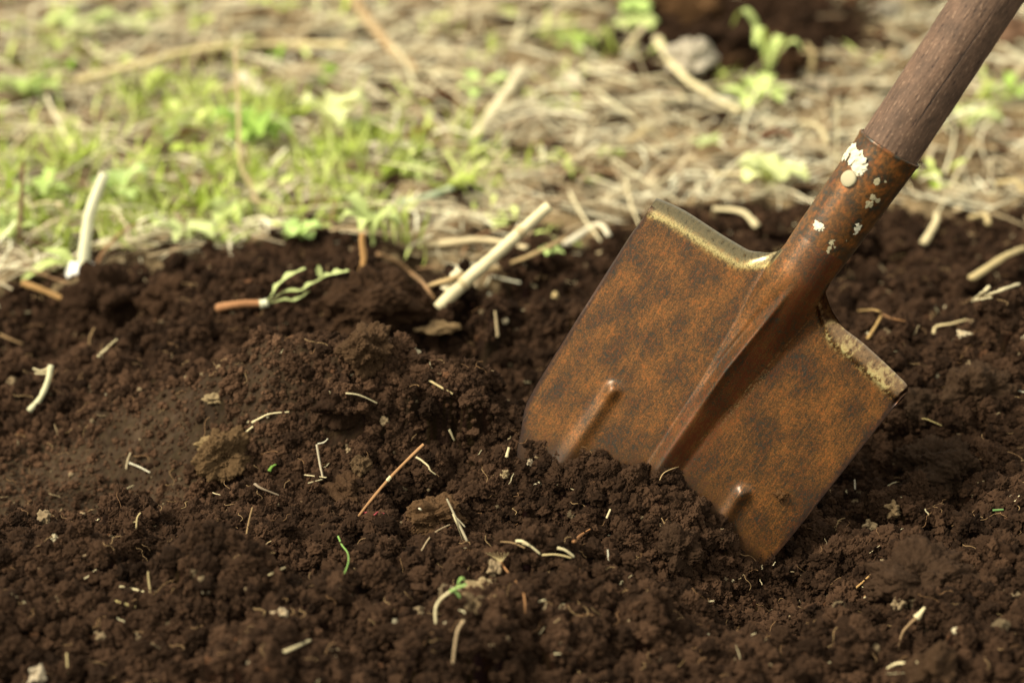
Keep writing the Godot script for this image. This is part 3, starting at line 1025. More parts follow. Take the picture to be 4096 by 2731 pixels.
func rust_material(w: int, h: int, s: int, blade: bool) -> StandardMaterial3D:
	var big := noise(s, 0.008 if blade else 0.012, 5).get_image(w, h, false, false, false)
	var mid := noise(s + 1, 0.055 if blade else 0.03, 6).get_image(w, h, false, false, false)
	var fine := noise(s + 2, 0.30, 5).get_image(w, h, false, false, false)
	var spot := noise(s + 3, 0.14 if blade else 0.06, 5).get_image(w, h, false, false, false)
	var streak := noise(s + 4, 0.035, 3).get_image(w * 4, h / 8, false, false, false)
	streak.resize(w, h, Image.INTERPOLATE_BILINEAR)
	var A := big.get_data()
	var B := mid.get_data()
	var C := fine.get_data()
	var D := spot.get_data()
	var E := streak.get_data()
	var out := PackedByteArray()
	out.resize(w * h * 3)
	var rough := PackedByteArray()
	rough.resize(w * h)
	var metal := PackedByteArray()
	metal.resize(w * h)
	var bum := PackedByteArray()
	bum.resize(w * h)
	var brown := Vector3(0.365, 0.243, 0.120)
	var orange := Vector3(0.60, 0.305, 0.095)
	var red := Vector3(0.34, 0.16, 0.085)
	var grey := Vector3(0.20, 0.205, 0.185)
	var tan := Vector3(0.64, 0.50, 0.31)
	var pale := Vector3(0.84, 0.76, 0.53)
	var steel := Vector3(0.47, 0.44, 0.35)
	for y in h:
		var v := 150.0 - 1100.0 * y / h
		for x in w:
			var k := y * w + x
			var a := A[k] / 255.0 - 0.5
			var b := B[k] / 255.0 - 0.5
			var c := C[k] / 255.0 - 0.5
			var d := D[k] / 255.0 - 0.5
			var e := E[k] / 255.0 - 0.5
			var q := brown * (1.0 + 0.8 * c + 0.35 * e + 0.8 * d + 0.8 * a + 0.4 * b)
			q = q.lerp(orange, smoothstep(0.06, 0.40, 0.6 * b + 0.3 * a + 0.65 * c + 0.55 * d + 0.2 * e) * 0.75)
			q = q.lerp(red, smoothstep(0.02, 0.36, 0.45 * e + 0.6 * d - 0.6 * a) * 0.6)
			q = q.lerp(grey, smoothstep(0.06, 0.38, -0.6 * b - 0.5 * a - 0.5 * d - 0.5 * c + (0.3 if not blade else 0.0) * e + (0.06 if not blade else 0.02)) * 0.85)
			q = q.lerp(tan, smoothstep(0.22, 0.42, c + 0.6 * d + 0.2 * e) * 0.65)
			var ro := 0.40 + 0.25 * c + 0.25 * b
			var me := 0.0
			if not blade:
				var u := float(x) / w
				var old := smoothstep(0.40, 0.27, u + 0.25 * b) * smoothstep(0.12, 0.2, u) * smoothstep(-0.12, 0.10, d + b)
				q = q.lerp(Vector3(0.13, 0.13, 0.14), old * 0.85)
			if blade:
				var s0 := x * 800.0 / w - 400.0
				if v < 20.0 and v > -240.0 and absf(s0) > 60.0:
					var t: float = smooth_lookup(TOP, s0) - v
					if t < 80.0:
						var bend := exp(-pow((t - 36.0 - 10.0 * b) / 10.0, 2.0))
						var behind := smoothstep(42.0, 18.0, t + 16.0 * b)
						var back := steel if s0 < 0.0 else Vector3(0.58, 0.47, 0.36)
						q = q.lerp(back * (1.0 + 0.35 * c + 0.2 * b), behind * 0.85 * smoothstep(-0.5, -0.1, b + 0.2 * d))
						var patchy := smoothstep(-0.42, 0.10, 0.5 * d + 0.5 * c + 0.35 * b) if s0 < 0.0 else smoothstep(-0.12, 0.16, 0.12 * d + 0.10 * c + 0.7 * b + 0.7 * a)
						q = q.lerp(pale, clampf(bend * 1.0 + (0.6 * behind if s0 > 0.0 else 0.05 * behind), 0.0, 1.0) * patchy)  # worn pale patina, with the sky's gleam along the bend painted in too
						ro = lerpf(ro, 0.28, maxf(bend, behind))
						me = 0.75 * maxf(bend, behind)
				# the pale scratch along the right foot of the ridge and two dry smears
				var line := s0 - lookup([Vector2(-470, 14), Vector2(-440, 20), Vector2(-119, 68), Vector2(-80, 74)], v)
				if v < -90.0 and v > -470.0: q = q.lerp(Vector3(0.62, 0.56, 0.38), exp(-pow(line / 1.6, 2.0)) * smoothstep(-0.1, 0.2, b + d) * 0.8)
				if v < -240.0 and v > -420.0: q = q.lerp(Vector3(0.60, 0.58, 0.45), smoothstep(11.0, 2.0, absf(line - 7.0)) * smoothstep(0.10, 0.22, c + d) * 0.8)
				# toned darker along the rims and redder down the fold
				var rim := minf(s0 - smooth_lookup(LEFT, v), smooth_lookup(RIGHT, v) - s0)
				if v < -70.0: q = q.lerp(Vector3(0.17, 0.11, 0.095), smoothstep(16.0, 2.0, rim + 10.0 * b) * 0.7)
				if v > -560.0: q = q.lerp(Vector3(0.30, 0.125, 0.06), exp(-pow((s0 - 45.0 - 0.1 * v) / 42.0, 2.0)) * smoothstep(-0.3, 0.25, d + e + b) * 0.75)
				q = q.lerp(Vector3(0.62, 0.48, 0.28), smoothstep(0.24, 0.34, e + 0.25 * c) * 0.35)
				# damp soil smeared on the metal above the bed
				var bedline := lookup([Vector2(-380, -720), Vector2(-150, -620), Vector2(-20, -545), Vector2(120, -560), Vector2(310, -640)], s0)
				q = q.lerp(Vector3(0.20, 0.14, 0.10), smoothstep(bedline + 18.0, bedline - 40.0, v - 90.0 * b - 70.0 * e - 40.0 * d) * 0.6)
				# soil-dark dust where the blade meets the bed
				q = q.lerp(Vector3(0.17, 0.12, 0.085), smoothstep(-690.0, -800.0, v - 110.0 * b - 80.0 * d)* 0.5)
			out[k * 3] = int(clampf(q.x, 0, 1) * 255)
			out[k * 3 + 1] = int(clampf(q.y, 0, 1) * 255)
			out[k * 3 + 2] = int(clampf(q.z, 0, 1) * 255)
			rough[k] = int(clampf(ro, 0.2, 0.95) * 255)
			metal[k] = int(clampf(0.32 + me, 0, 1) * 255)
			bum[k] = int(clampf(0.5 + 0.5 * c + 0.4 * d + 0.3 * b, 0, 1) * 255)
	var m := StandardMaterial3D.new()
	m.albedo_texture = ImageTexture.create_from_image(Image.create_from_data(w, h, false, Image.FORMAT_RGB8, out))
	m.roughness_texture = ImageTexture.create_from_image(Image.create_from_data(w, h, false, Image.FORMAT_L8, rough))
	m.roughness_texture_channel = BaseMaterial3D.TEXTURE_CHANNEL_RED
	m.roughness = 1.0
	m.metallic = 1.0
	m.metallic_texture = ImageTexture.create_from_image(Image.create_from_data(w, h, false, Image.FORMAT_L8, metal))
	m.metallic_texture_channel = BaseMaterial3D.TEXTURE_CHANNEL_RED
	m.metallic_specular = 0.5
	m.heightmap_enabled = true
	m.heightmap_texture = ImageTexture.create_from_image(Image.create_from_data(w, h, false, Image.FORMAT_L8, bum))
	m.heightmap_scale = 0.007
	return m

func wood_material() -> StandardMaterial3D:
	var w := 512
	var h := 1024
	var g := noise(71, 0.05, 4).get_image(w * 2, h / 4, false, false, false)
	g.resize(w, h, Image.INTERPOLATE_BILINEAR)
	var f := noise(72, 0.14, 3).get_image(w, h / 2, false, false, false)
	f.resize(w, h, Image.INTERPOLATE_BILINEAR)
	var p := noise(73, 0.012, 3).get_image(w, h, false, false, false)
	var G := g.get_data()
	var F := f.get_data()
	var P := p.get_data()
	var out := PackedByteArray()
	out.resize(w * h * 3)
	var bum := PackedByteArray()
	bum.resize(w * h)
	for y in h:
		for x in w:
			var k := y * w + x
			var a := G[k] / 255.0 - 0.5
			var b := F[k] / 255.0 - 0.5
			var c := P[k] / 255.0 - 0.5
			var q := Vector3(0.37, 0.287, 0.232) * (1.0 + 0.35 * a + 0.25 * b + 0.4 * c)
			q = q.lerp(Vector3(0.56, 0.46, 0.38), smoothstep(0.2, 0.32, b + 0.4 * a) * 0.8)
			q = q.lerp(Vector3(0.16, 0.11, 0.10), smoothstep(0.22, 0.38, -a - 0.5 * b) * 0.8)
			# one long drying crack
			var cx := 0.44 + 0.006 * sin(y * 0.013) + 0.006 * a
			var t := (float(y) / h)
			var crack := exp(-pow((float(x) / w - cx) / 0.0026, 2.0)) * smoothstep(0.07, 0.13, t) * smoothstep(0.42, 0.3, t)
			q = q.lerp(Vector3(0.07, 0.045, 0.04), crack)
			out[k * 3] = int(clampf(q.x, 0, 1) * 255)
			out[k * 3 + 1] = int(clampf(q.y, 0, 1) * 255)
			out[k * 3 + 2] = int(clampf(q.z, 0, 1) * 255)
			bum[k] = int(clampf(0.6 + 0.5 * a + 0.35 * b - crack * 0.6, 0, 1) * 255)
	var m := StandardMaterial3D.new()
	m.albedo_texture = ImageTexture.create_from_image(Image.create_from_data(w, h, false, Image.FORMAT_RGB8, out))
	m.roughness = 0.72
	m.metallic_specular = 0.4
	m.uv1_scale = Vector3(1, 0.42, 1)
	m.uv1_offset = Vector3(0, -0.3, 0)
	m.heightmap_enabled = true
	m.heightmap_texture = ImageTexture.create_from_image(Image.create_from_data(w, h, false, Image.FORMAT_L8, bum))
	m.heightmap_scale = 0.05
	return m

# ---------------------------------------------------------------- scene
func _ready() -> void:
	var cam := Camera3D.new()
	cam.name = "camera"
	add_child(cam)
	cam.position = Vector3(0, 0.6297, 1.3504)
	cam.rotation_degrees = Vector3(-25.0, 0, 0)
	cam.near = 0.05
	cam.far = 300.0
	var ca := CameraAttributesPhysical.new()
	ca.frustum_focal_length = 77.121
	ca.exposure_aperture = 4.2
	ca.frustum_focus_distance = 1.245
	cam.attributes = ca
	cam.fov = 17.6886
	cam.current = true
	var sky := ProceduralSkyMaterial.new()
	sky.sky_top_color = Color(0.96, 0.95, 0.89)
	sky.sky_horizon_color = Color(0.86, 0.85, 0.76)
	sky.sky_curve = 0.3
	sky.ground_horizon_color = Color(0.4, 0.36, 0.28)
	sky.ground_bottom_color = Color(0.2, 0.17, 0.12)
	sky.sun_angle_max = 1.0
	var env := Environment.new()
	env.background_mode = Environment.BG_SKY
	env.sky = Sky.new()
	env.sky.sky_material = sky
	env.background_energy_multiplier = 0.7
	env.tonemap_mode = Environment.TONE_MAPPER_LINEAR
	env.tonemap_exposure = 2.0
	env.sdfgi_enabled = true
	env.ssao_enabled = true
	env.ssil_enabled = true
	var we := WorldEnvironment.new()
	we.name = "world_environment"
	we.environment = env
	add_child(we)
	var sun := DirectionalLight3D.new()
	sun.name = "sun"
	add_child(sun)
	sun.light_energy = 1.0
	sun.light_color = Color(1.0, 0.96, 0.86)
	sun.light_angular_distance = 20.0
	sun.shadow_enabled = true
	sun.look_at_from_position(Vector3.ZERO, -Vector3(-0.68, 0.72, 0.22), Vector3.UP)

	M.soil = soil_material(Color.WHITE, 14.0, 0.14)
	M.crumb = plain(Color.WHITE, 0.95, 0.0, 0.18)
	M.clods = soil_material(Color.WHITE, 16.0, 0.12)
	M.straw = plain(Color.WHITE, 0.7, 0.0, 0.4)
	M.leaf = plain(Color.WHITE, 0.65, 0.5, 0.3)
	build_ground()
	print("ground ", Time.get_ticks_msec())
	build_crumbs()

	print("crumbs ", Time.get_ticks_msec())
	build_litter()
	build_cover()
	print("litter ", Time.get_ticks_msec())
	build_shovel()
	print("shovel ", Time.get_ticks_msec())
	rng.seed = 99
	var straw := Color(0.460, 0.360, 0.180)
	var cream := Color(0.580, 0.490, 0.290)
	var white := Color(0.600, 0.550, 0.410)
	var brown := Color(0.240, 0.130, 0.060)
	var orange := Color(0.27, 0.13, 0.05)
	var fibre := Color(0.266, 0.172, 0.080)
	var green := Color(0.160, 0.340, 0.060)
	var lime := Color(0.460, 0.540, 0.200)
	var sage := Color(0.460, 0.520, 0.220)
	# --- the sharp band in front of the shovel
	var t := stick("twig", "straight brown twig with a pale node, sticking up left of the blade", "twig", [Vector3(-0.0888, 0.0107, 0.2620), Vector3(-0.0699, 0.0340, 0.2572), Vector3(-0.0501, 0.0519, 0.2489)], 0.00094, 0.00101, Color(0.300, 0.160, 0.070))
	add_stick(t, "node", [Vector3(-0.0708, 0.0329, 0.2578), Vector3(-0.0686, 0.0353, 0.2566)], 0.00113, 0.00109, cream)
	stick("root", "thin cream root bent like a hook beside the top of the brown twig", "root", [Vector3(-0.0566, 0.0193, 0.2062), Vector3(-0.0534, 0.0186, 0.2087), Vector3(-0.0494, 0.0175, 0.2136), Vector3(-0.0480, 0.0168, 0.2178), Vector3(-0.0447, 0.0143, 0.2184)], 0.00070, 0.00039, cream)
	var bs := thing("split_straw", "grey straw splitting into pale strands, leaning on a tan clod", "straw", Vector3(-0.0248, 0.0231, 0.3092), "")
	add_stick(bs, "strand", [Vector3(-0.0246, 0.0234, 0.3085), Vector3(-0.0301, 0.0331, 0.3029), Vector3(-0.0358, 0.0439, 0.2979)], 0.00078, 0.00047, Color(0.420, 0.360, 0.240))
	add_stick(bs, "strand", [Vector3(-0.0267, 0.0131, 0.2912), Vector3(-0.0296, 0.0303, 0.3042), Vector3(-0.0325, 0.0363, 0.3014)], 0.00070, 0.00039, cream)
	add_stick(bs, "strand", [Vector3(-0.0258, 0.0299, 0.3044), Vector3(-0.0301, 0.0342, 0.3024)], 0.00039, 0.00031, Color(0.420, 0.360, 0.240))
	var sd := thing("seedling", "tiny red stemmed seedling with a dark green leaf at the foot of the twig", "seedling", Vector3(-0.0851, 0.0133, 0.2597))
	add_stick(sd, "stem", [Vector3(-0.0854, 0.0131, 0.2593), Vector3(-0.0804, 0.0173, 0.2661), Vector3(-0.0768, 0.0248, 0.2819), Vector3(-0.0750, 0.0254, 0.2800), Vector3(-0.0711, 0.0245, 0.2804)], 0.00055, 0.00031, Color(0.311, 0.047, 0.056))
	add_leaf(sd, [Vector3(-0.0769, 0.0252, 0.2807), Vector3(-0.0753, 0.0233, 0.2793), Vector3(-0.0736, 0.0215, 0.2801)], 0.0022, Color(0.050, 0.100, 0.060))
	stick("grass_blade", "single bright green grass blade bent across the dark soil in the foreground", "grass blade", [Vector3(-0.0962, 0.0178, 0.2968), Vector3(-0.0924, 0.0243, 0.3175), Vector3(-0.0884, 0.0261, 0.3293), Vector3(-0.0865, 0.0331, 0.3514), Vector3(-0.0880, 0.0340, 0.3654)], 0.00055, 0.00031, Color(0.19, 0.33, 0.08))
	stick("root", "short white root with a thick tip arching over the tan clod", "root", [Vector3(-0.0573, -0.0004, 0.2286), Vector3(-0.0518, 0.0277, 0.2806), Vector3(-0.0498, 0.0198, 0.2716), Vector3(-0.0493, 0.0179, 0.2747), Vector3(-0.0493, 0.0182, 0.2806)], 0.00086, 0.00047, white)
	clod("soil_clod", "tan brown soil clod in front of the blade with a straw leaning on it", "soil clod", Vector3(-0.0432, 0.0178, 0.2725), 0.0140, 41, Color(0.105, 0.066, 0.036), Vector3(1.15, 0.8, 0.9), 0.3)
	stick("root", "long thin pale root curling down the face of the tan clod", "root", [Vector3(-0.0349, 0.0173, 0.2816), Vector3(-0.0409, 0.0265, 0.3043), Vector3(-0.0452, 0.0284, 0.3161), Vector3(-0.0488, 0.0273, 0.3271)], 0.00047, 0.00031, Color(0.400, 0.300, 0.180))
	clod("soil_clod", "large clod with a pale dry crusted top, left of the brown twig", "soil clod", Vector3(-0.1729, 0.0092, 0.1872), 0.0165, 42, Color(0.115, 0.078, 0.042), Vector3(1.1, 0.95, 0.9), 1.0)
	clod("dry_crust", "pale yellowish crust of dry earth capping the large clod", "dry crust", Vector3(-0.1770, 0.0126, 0.1729), 0.0115, 43, Color(0.270, 0.210, 0.115), Vector3(1.25, 0.42, 0.8), 0.4)
	clod("soil_clod", "rounded brown clod lying just left of the middle of the twig", "soil clod", Vector3(-0.0959, 0.0071, 0.2240), 0.0125, 44, Color(0.070, 0.043, 0.025), Vector3(1.2, 0.8, 0.9), 2.0)
	clod("soil_clod", "small squarish grey brown clod near the top of the twig", "soil clod", Vector3(-0.0882, 0.0198, 0.2142), 0.0062, 45, Color(0.120, 0.085, 0.050), Vector3(1.0, 0.9, 0.9), 0.7)
	var sp := thing("sprout", "young green sprout on a bent white stalk in the foreground", "sprout", Vector3(-0.0384, 0.0276, 0.3982))
	add_stick(sp, "stalk", [Vector3(-0.0382, 0.0371, 0.4141), Vector3(-0.0384, 0.0435, 0.4111), Vector3(-0.0362, 0.0478, 0.4091), Vector3(-0.0308, 0.0518, 0.4073)], 0.00070, 0.00078, cream)
	add_stick(sp, "stem", [Vector3(-0.0312, 0.0516, 0.4074), Vector3(-0.0275, 0.0534, 0.4065), Vector3(-0.0227, 0.0549, 0.4058)], 0.00086, 0.00070, Color(0.30, 0.44, 0.14))
	add_leaf(sp, [Vector3(-0.0275, 0.0534, 0.4065), Vector3(-0.0266, 0.0559, 0.4053), Vector3(-0.0251, 0.0577, 0.4045), Vector3(-0.0231, 0.0561, 0.4053)], 0.0012, Color(0.23, 0.38, 0.10))
	add_leaf(sp, [Vector3(-0.0297, 0.0522, 0.4071), Vector3(-0.0275, 0.0506, 0.4078), Vector3(-0.0262, 0.0486, 0.4088)], 0.0011, Color(0.22, 0.36, 0.10))
	stone("stone", "flat pale tan stone touching the tip of the green sprout", "stone", Vector3(-0.0162, 0.0367, 0.3779), 0.0066, 46, Color(0.340, 0.280, 0.170), Vector3(1.15, 0.4, 0.75), 0.0)
	stone("stone", "angular brown stone lying below the flat pale stone", "stone", Vector3(-0.0195, 0.0424, 0.4045), 0.0058, 47, Color(0.200, 0.155, 0.095), Vector3(1.0, 0.8, 0.8), 0.5)
	stick("dry_sprig", "thin dry stem standing under the angular brown stone", "dry stem", [Vector3(-0.0292, 0.0296, 0.4391), Vector3(-0.0281, 0.0387, 0.4349), Vector3(-0.0266, 0.0451, 0.4319), Vector3(-0.0236, 0.0492, 0.4300)], 0.00062, 0.00078, Color(0.360, 0.260, 0.150))
	var rt := thing("rootlet", "limp brown stem with a frayed golden tuft, below the scattered pale straws", "dry stem", Vector3(0.0068, 0.0369, 0.4048))
	add_stick(rt, "stem", [Vector3(0.0066, 0.0376, 0.4051), Vector3(0.0060, 0.0414, 0.3933), Vector3(0.0020, 0.0394, 0.3772), Vector3(-0.0032, 0.0317, 0.3527), Vector3(-0.0060, 0.0349, 0.3500)], 0.00047, 0.00070, orange)
	for k in 7:
		add_stick(rt, "frayed_hair", [Vector3(-0.0058, 0.0345, 0.3502), Vector3(-0.0058, 0.0345, 0.3502) + Vector3((k - 3) * 0.0011 - 0.001, 0.003, -0.001), Vector3(-0.0058, 0.0345, 0.3502) + Vector3((k - 3) * 0.0020 - 0.002, 0.006, 0.0)], 0.00031, 0.00016, straw)
	for p in [[Vector3(0.0021, 0.0426, 0.3415), Vector3(0.0092, 0.0411, 0.3438), "short thick golden straw topmost of the pale straws below the blade", 0.0010, cream], [Vector3(-0.0060, 0.0389, 0.3377), Vector3(0.0067, 0.0395, 0.3452), "thin grey straw leftmost of the pale straws below the blade", 0.0005, fibre], [Vector3(0.0055, 0.0412, 0.3427), Vector3(0.0148, 0.0355, 0.3443), "slanting cream straw in the middle of the pale straws below the blade", 0.0008, cream], [Vector3(0.0159, 0.0351, 0.3450), Vector3(0.0314, 0.0333, 0.3447), "long level straw lowest of the pale straws below the blade", 0.0007, straw], [Vector3(0.0240, 0.0390, 0.3443), Vector3(0.0328, 0.0335, 0.3441), "stubby cream straw rightmost of the pale straws below the blade", 0.0010, cream]]:
		stick("straw", p[2], "straw", [p[0], p[0].lerp(p[1], 0.5) + Vector3(0, 0.0012, 0), p[1]], p[3], p[3] * 0.8, p[4], "pale straws scattered below the blade")
	clod("soil_clod", "fuzzy dark clod standing proud in front of the blade's lower corner", "soil clod", Vector3(0.0949, -0.0027, 0.2733), 0.0125, 48, Color(0.050, 0.032, 0.021), Vector3(0.95, 1.15, 0.95), 0.2)
	stick("dry_sprig", "short dead stem stuck in the top of the fuzzy dark clod", "dry stem", [Vector3(0.0882, 0.0004, 0.2679), Vector3(0.0866, 0.0079, 0.2661), Vector3(0.0849, 0.0113, 0.2645)], 0.00055, 0.00031, fibre)
	var bd := thing("bud_sprig", "curved brown stem ending in a pale pointed bud, lower right", "dry stem", Vector3(0.1993, 0.0071, 0.3928))
	add_stick(bd, "stem", [Vector3(0.1994, 0.0074, 0.3921), Vector3(0.2014, 0.0149, 0.3886), Vector3(0.2055, 0.0196, 0.3864), Vector3(0.2091, 0.0225, 0.3851)], 0.00047, 0.00078, Color(0.266, 0.172, 0.088))
	add_stick(bd, "bud", [Vector3(0.2086, 0.0221, 0.3853), Vector3(0.2109, 0.0245, 0.3841), Vector3(0.2131, 0.0274, 0.3828)], 0.00210, 0.00050, cream)
	stick("root", "crooked cream root lying on a clod at the lower right edge", "root", [Vector3(0.1890, 0.0143, 0.4198), Vector3(0.1927, 0.0184, 0.4217), Vector3(0.1982, 0.0202, 0.4237), Vector3(0.2031, 0.0234, 0.4277), Vector3(0.2175, 0.0074, 0.3954)], 0.00078, 0.00101, cream)
	clod("soil_clod", "brown clod under the crooked cream root at the lower right", "soil clod", Vector3(0.2092, 0.0194, 0.4295), 0.013, 49, Color(0.060, 0.038, 0.023), Vector3(1.2, 0.8, 0.9), 0.9)
	stick("root", "straight orange root stub rising beside the clod with the white chip", "root", [Vector3(0.1929, -0.0191, 0.2897), Vector3(0.1986, -0.0145, 0.2875), Vector3(0.2040, -0.0100, 0.2855)], 0.00078, 0.00047, Color(0.370, 0.218, 0.080))
	stick("root", "longer orange root with a drooping end beside the clod with the white chip", "root", [Vector3(0.1930, -0.0037, 0.3222), Vector3(0.2038, -0.0165, 0.2945), Vector3(0.2102, -0.0135, 0.2915), Vector3(0.2143, -0.0113, 0.2905)], 0.00062, 0.00047, orange)
	stick("root", "cream hair root lying under the two orange roots", "root", [Vector3(0.1922, -0.0035, 0.3244), Vector3(0.1982, -0.0025, 0.3223), Vector3(0.2033, -0.0016, 0.3229)], 0.00047, 0.00031, cream)
	clod("soil_clod", "big knobbly clod holding a white chip, right of the blade tip", "soil clod", Vector3(0.2191, 0.0135, 0.3346), 0.022, 50, Color(0.050, 0.032, 0.021), Vector3(1.2, 0.8, 0.9), 0.0)
	stone("white_chip", "white flat chip stuck to the big knobbly clod right of the blade tip", "stone chip", Vector3(0.2218, 0.0158, 0.3347), 0.0042, 51, Color(0.520, 0.520, 0.460), Vector3(0.7, 1.0, 0.5), 0.2)
	stick("straw", "pale straw tipped against a clod near the bottom edge, left of centre", "straw", [Vector3(-0.1112, 0.0414, 0.4463), Vector3(-0.1055, 0.0403, 0.4397), Vector3(-0.1013, 0.0299, 0.4180)], 0.00094, 0.00086, Color(0.520, 0.440, 0.260))
	stick("straw", "short thick yellow straw lying flat in the left foreground", "straw", [Vector3(-0.2044, 0.0332, 0.3867), Vector3(-0.1992, 0.0320, 0.3873), Vector3(-0.1944, 0.0284, 0.3840)], 0.00094, 0.00094, Color(0.660, 0.520, 0.220))
	stone("pebble", "smooth cream pebble lying on dark soil in the foreground", "pebble", Vector3(-0.1171, 0.0382, 0.4064), 0.0028, 52, Color(0.660, 0.580, 0.420), Vector3(1.2, 0.75, 0.8), 0.0)
	stone("white_chip", "white angular chip at the bottom left edge", "stone chip", Vector3(-0.2345, 0.0220, 0.4388), 0.0046, 53, Color(0.620, 0.580, 0.460), Vector3(0.8, 1.0, 0.7), 0.4)
	stick("straw", "thin straw standing upright near the bottom left edge", "straw", [Vector3(-0.2213, 0.0187, 0.4304), Vector3(-0.2219, 0.0276, 0.4263)], 0.00055, 0.00047, straw)
	stick("twig", "dark twig sunk upright into the soil left of the green grass blade", "twig", [Vector3(-0.1485, 0.0137, 0.2860), Vector3(-0.1471, 0.0209, 0.2815), Vector3(-0.1452, 0.0276, 0.2784)], 0.00062, 0.00047, fibre)
	stick("straw", "white straw with a beaded look pointing at the large crusted clod", "straw", [Vector3(-0.2363, -0.0102, 0.1559), Vector3(-0.2294, -0.0105, 0.1605), Vector3(-0.2222, -0.0115, 0.1659)], 0.00062, 0.00047, white)
	stick("straw", "pale forked straw standing under the crusted clod's left side", "straw", [Vector3(-0.2382, -0.0139, 0.1571), Vector3(-0.2374, -0.0090, 0.1548), Vector3(-0.2355, -0.0046, 0.1528)], 0.00070, 0.00047, Color(0.450, 0.360, 0.220))
	stick("dry_sprig", "grey stem with a knotted head rising behind the rounded brown clod", "dry stem", [Vector3(-0.1112, 0.0140, 0.2180), Vector3(-0.1131, 0.0217, 0.2133), Vector3(-0.1148, 0.0309, 0.2090)], 0.00055, 0.00070, Color(0.500, 0.420, 0.290))
	stick("root", "white curl of root at the knotted head of the grey stem", "root", [Vector3(-0.1155, 0.0223, 0.1959), Vector3(-0.1116, 0.0232, 0.1955), Vector3(-0.1094, 0.0256, 0.1955)], 0.00047, 0.00031, white)
	for p in [[Vector3(-0.1224, 0.0076, 0.2121), Vector3(-0.1088, 0.0103, 0.2203), "longer of two thin cream straws crossing under the grey stem"], [Vector3(-0.1188, 0.0144, 0.2277), Vector3(-0.1113, 0.0129, 0.2202), "shorter of two thin cream straws crossing under the grey stem"]]:
		stick("straw", p[2], "straw", [p[0], p[1]], 0.00039, 0.00031, cream, "two crossed straws")
	stick("twig", "thick grey brown twig lying left of the rounded brown clod", "twig", [Vector3(-0.1473, 0.0255, 0.2479), Vector3(-0.1433, 0.0242, 0.2508), Vector3(-0.1337, 0.0189, 0.2494)], 0.00101, 0.00062, Color(0.240, 0.180, 0.120))
	stick("straw", "three pronged pale straw standing between the crusted clod and the left edge", "straw", [Vector3(-0.2060, 0.0288, 0.3049), Vector3(-0.2055, 0.0342, 0.3024), Vector3(-0.2036, 0.0368, 0.3012)], 0.00055, 0.00039, straw)
	stick("straw", "pale straw branching off the three pronged straw", "straw", [Vector3(-0.2115, 0.0292, 0.3047), Vector3(-0.2090, 0.0318, 0.3040), Vector3(-0.2056, 0.0317, 0.3013)], 0.00047, 0.00039, straw)
	stick("straw", "little straw peg under the straight upright twig of the foreground", "straw", [Vector3(-0.1250, 0.0441, 0.3794), Vector3(-0.1189, 0.0366, 0.3592)], 0.00062, 0.00055, Color(0.500, 0.400, 0.220))
	stick("straw", "pale forked twig standing in the left foreground hollow", "straw", [Vector3(-0.1870, 0.0326, 0.3776), Vector3(-0.1881, 0.0391, 0.3746), Vector3(-0.1883, 0.0428, 0.3729)], 0.00055, 0.00039, straw)
	stick("straw", "cream straw scrap lying left of the forked twig in the foreground hollow", "straw", [Vector3(-0.2041, 0.0325, 0.3710), Vector3(-0.1984, 0.0316, 0.3714), Vector3(-0.1908, 0.0326, 0.3760)], 0.00070, 0.00047, cream)
	stick("straw", "bright straw peg standing on the slope below the blade", "straw", [Vector3(0.0541, 0.0064, 0.2574), Vector3(0.0551, 0.0086, 0.2564), Vector3(0.0563, 0.0111, 0.2552)], 0.00070, 0.00055, cream)
	stick("root", "fine arched root lying on the slope below the blade's middle", "root", [Vector3(0.0844, 0.0253, 0.2491), Vector3(0.0869, 0.0292, 0.2474), Vector3(0.0947, 0.0299, 0.2420), Vector3(0.1065, 0.0135, 0.2089)], 0.00031, 0.00023, Color(0.400, 0.280, 0.140))
	stick("root", "tiny curled root on the clod where the ridge enters the soil", "root", [Vector3(0.0809, 0.0309, 0.2349), Vector3(0.0832, 0.0339, 0.2363), Vector3(0.0856, 0.0340, 0.2385)], 0.00039, 0.00023, Color(0.460, 0.340, 0.170))
	stick("root", "reddish brown root lump half buried below the blade", "root", [Vector3(0.0329, 0.0357, 0.3387), Vector3(0.0392, 0.0028, 0.2745), Vector3(0.0442, 0.0047, 0.2714)], 0.00125, 0.00062, Color(0.280, 0.130, 0.050))
	stick("straw", "thin white sprout standing by the pale straws below the blade", "straw", [Vector3(0.0524, 0.0225, 0.3282), Vector3(0.0519, 0.0253, 0.3270), Vector3(0.0517, 0.0280, 0.3257)], 0.00055, 0.00039, white)
	stone("pebble", "round grey pebble in the soil right under the left side of the blade", "pebble", Vector3(-0.0041, 0.0173, 0.2203), 0.0021, 54, Color(0.340, 0.290, 0.180))
	stone("pebble", "white pebble in the soil under the left dart of the blade", "pebble", Vector3(0.0102, 0.0240, 0.2183), 0.0017, 55, Color(0.550, 0.500, 0.380))
	stick("straw", "glossy cream straw splinter standing against the blade's left edge", "straw", [Vector3(-0.0033, 0.0252, 0.2145), Vector3(-0.0018, 0.0300, 0.2111)], 0.00101, 0.00070, cream)
	stick("straw", "broad cream splinter lying left of the blade's left edge", "straw", [Vector3(-0.0373, 0.0301, 0.1907), Vector3(-0.0343, 0.0233, 0.1916)], 0.00094, 0.00055, cream)
	# --- the middle ground
	stick("straw", "straw with a long bare tail lying on the mound behind the crusted clod", "straw", [Vector3(-0.1568, 0.0272, 0.1749), Vector3(-0.1510, 0.0301, 0.1736), Vector3(-0.1449, 0.0338, 0.1757), Vector3(-0.1339, 0.0347, 0.1752)], 0.00086, 0.00039, cream)
	stick("straw", "short cream straw just below the long tailed straw", "straw", [Vector3(-0.1624, 0.0208, 0.1773), Vector3(-0.1559, 0.0260, 0.1766)], 0.00070, 0.00062, cream)
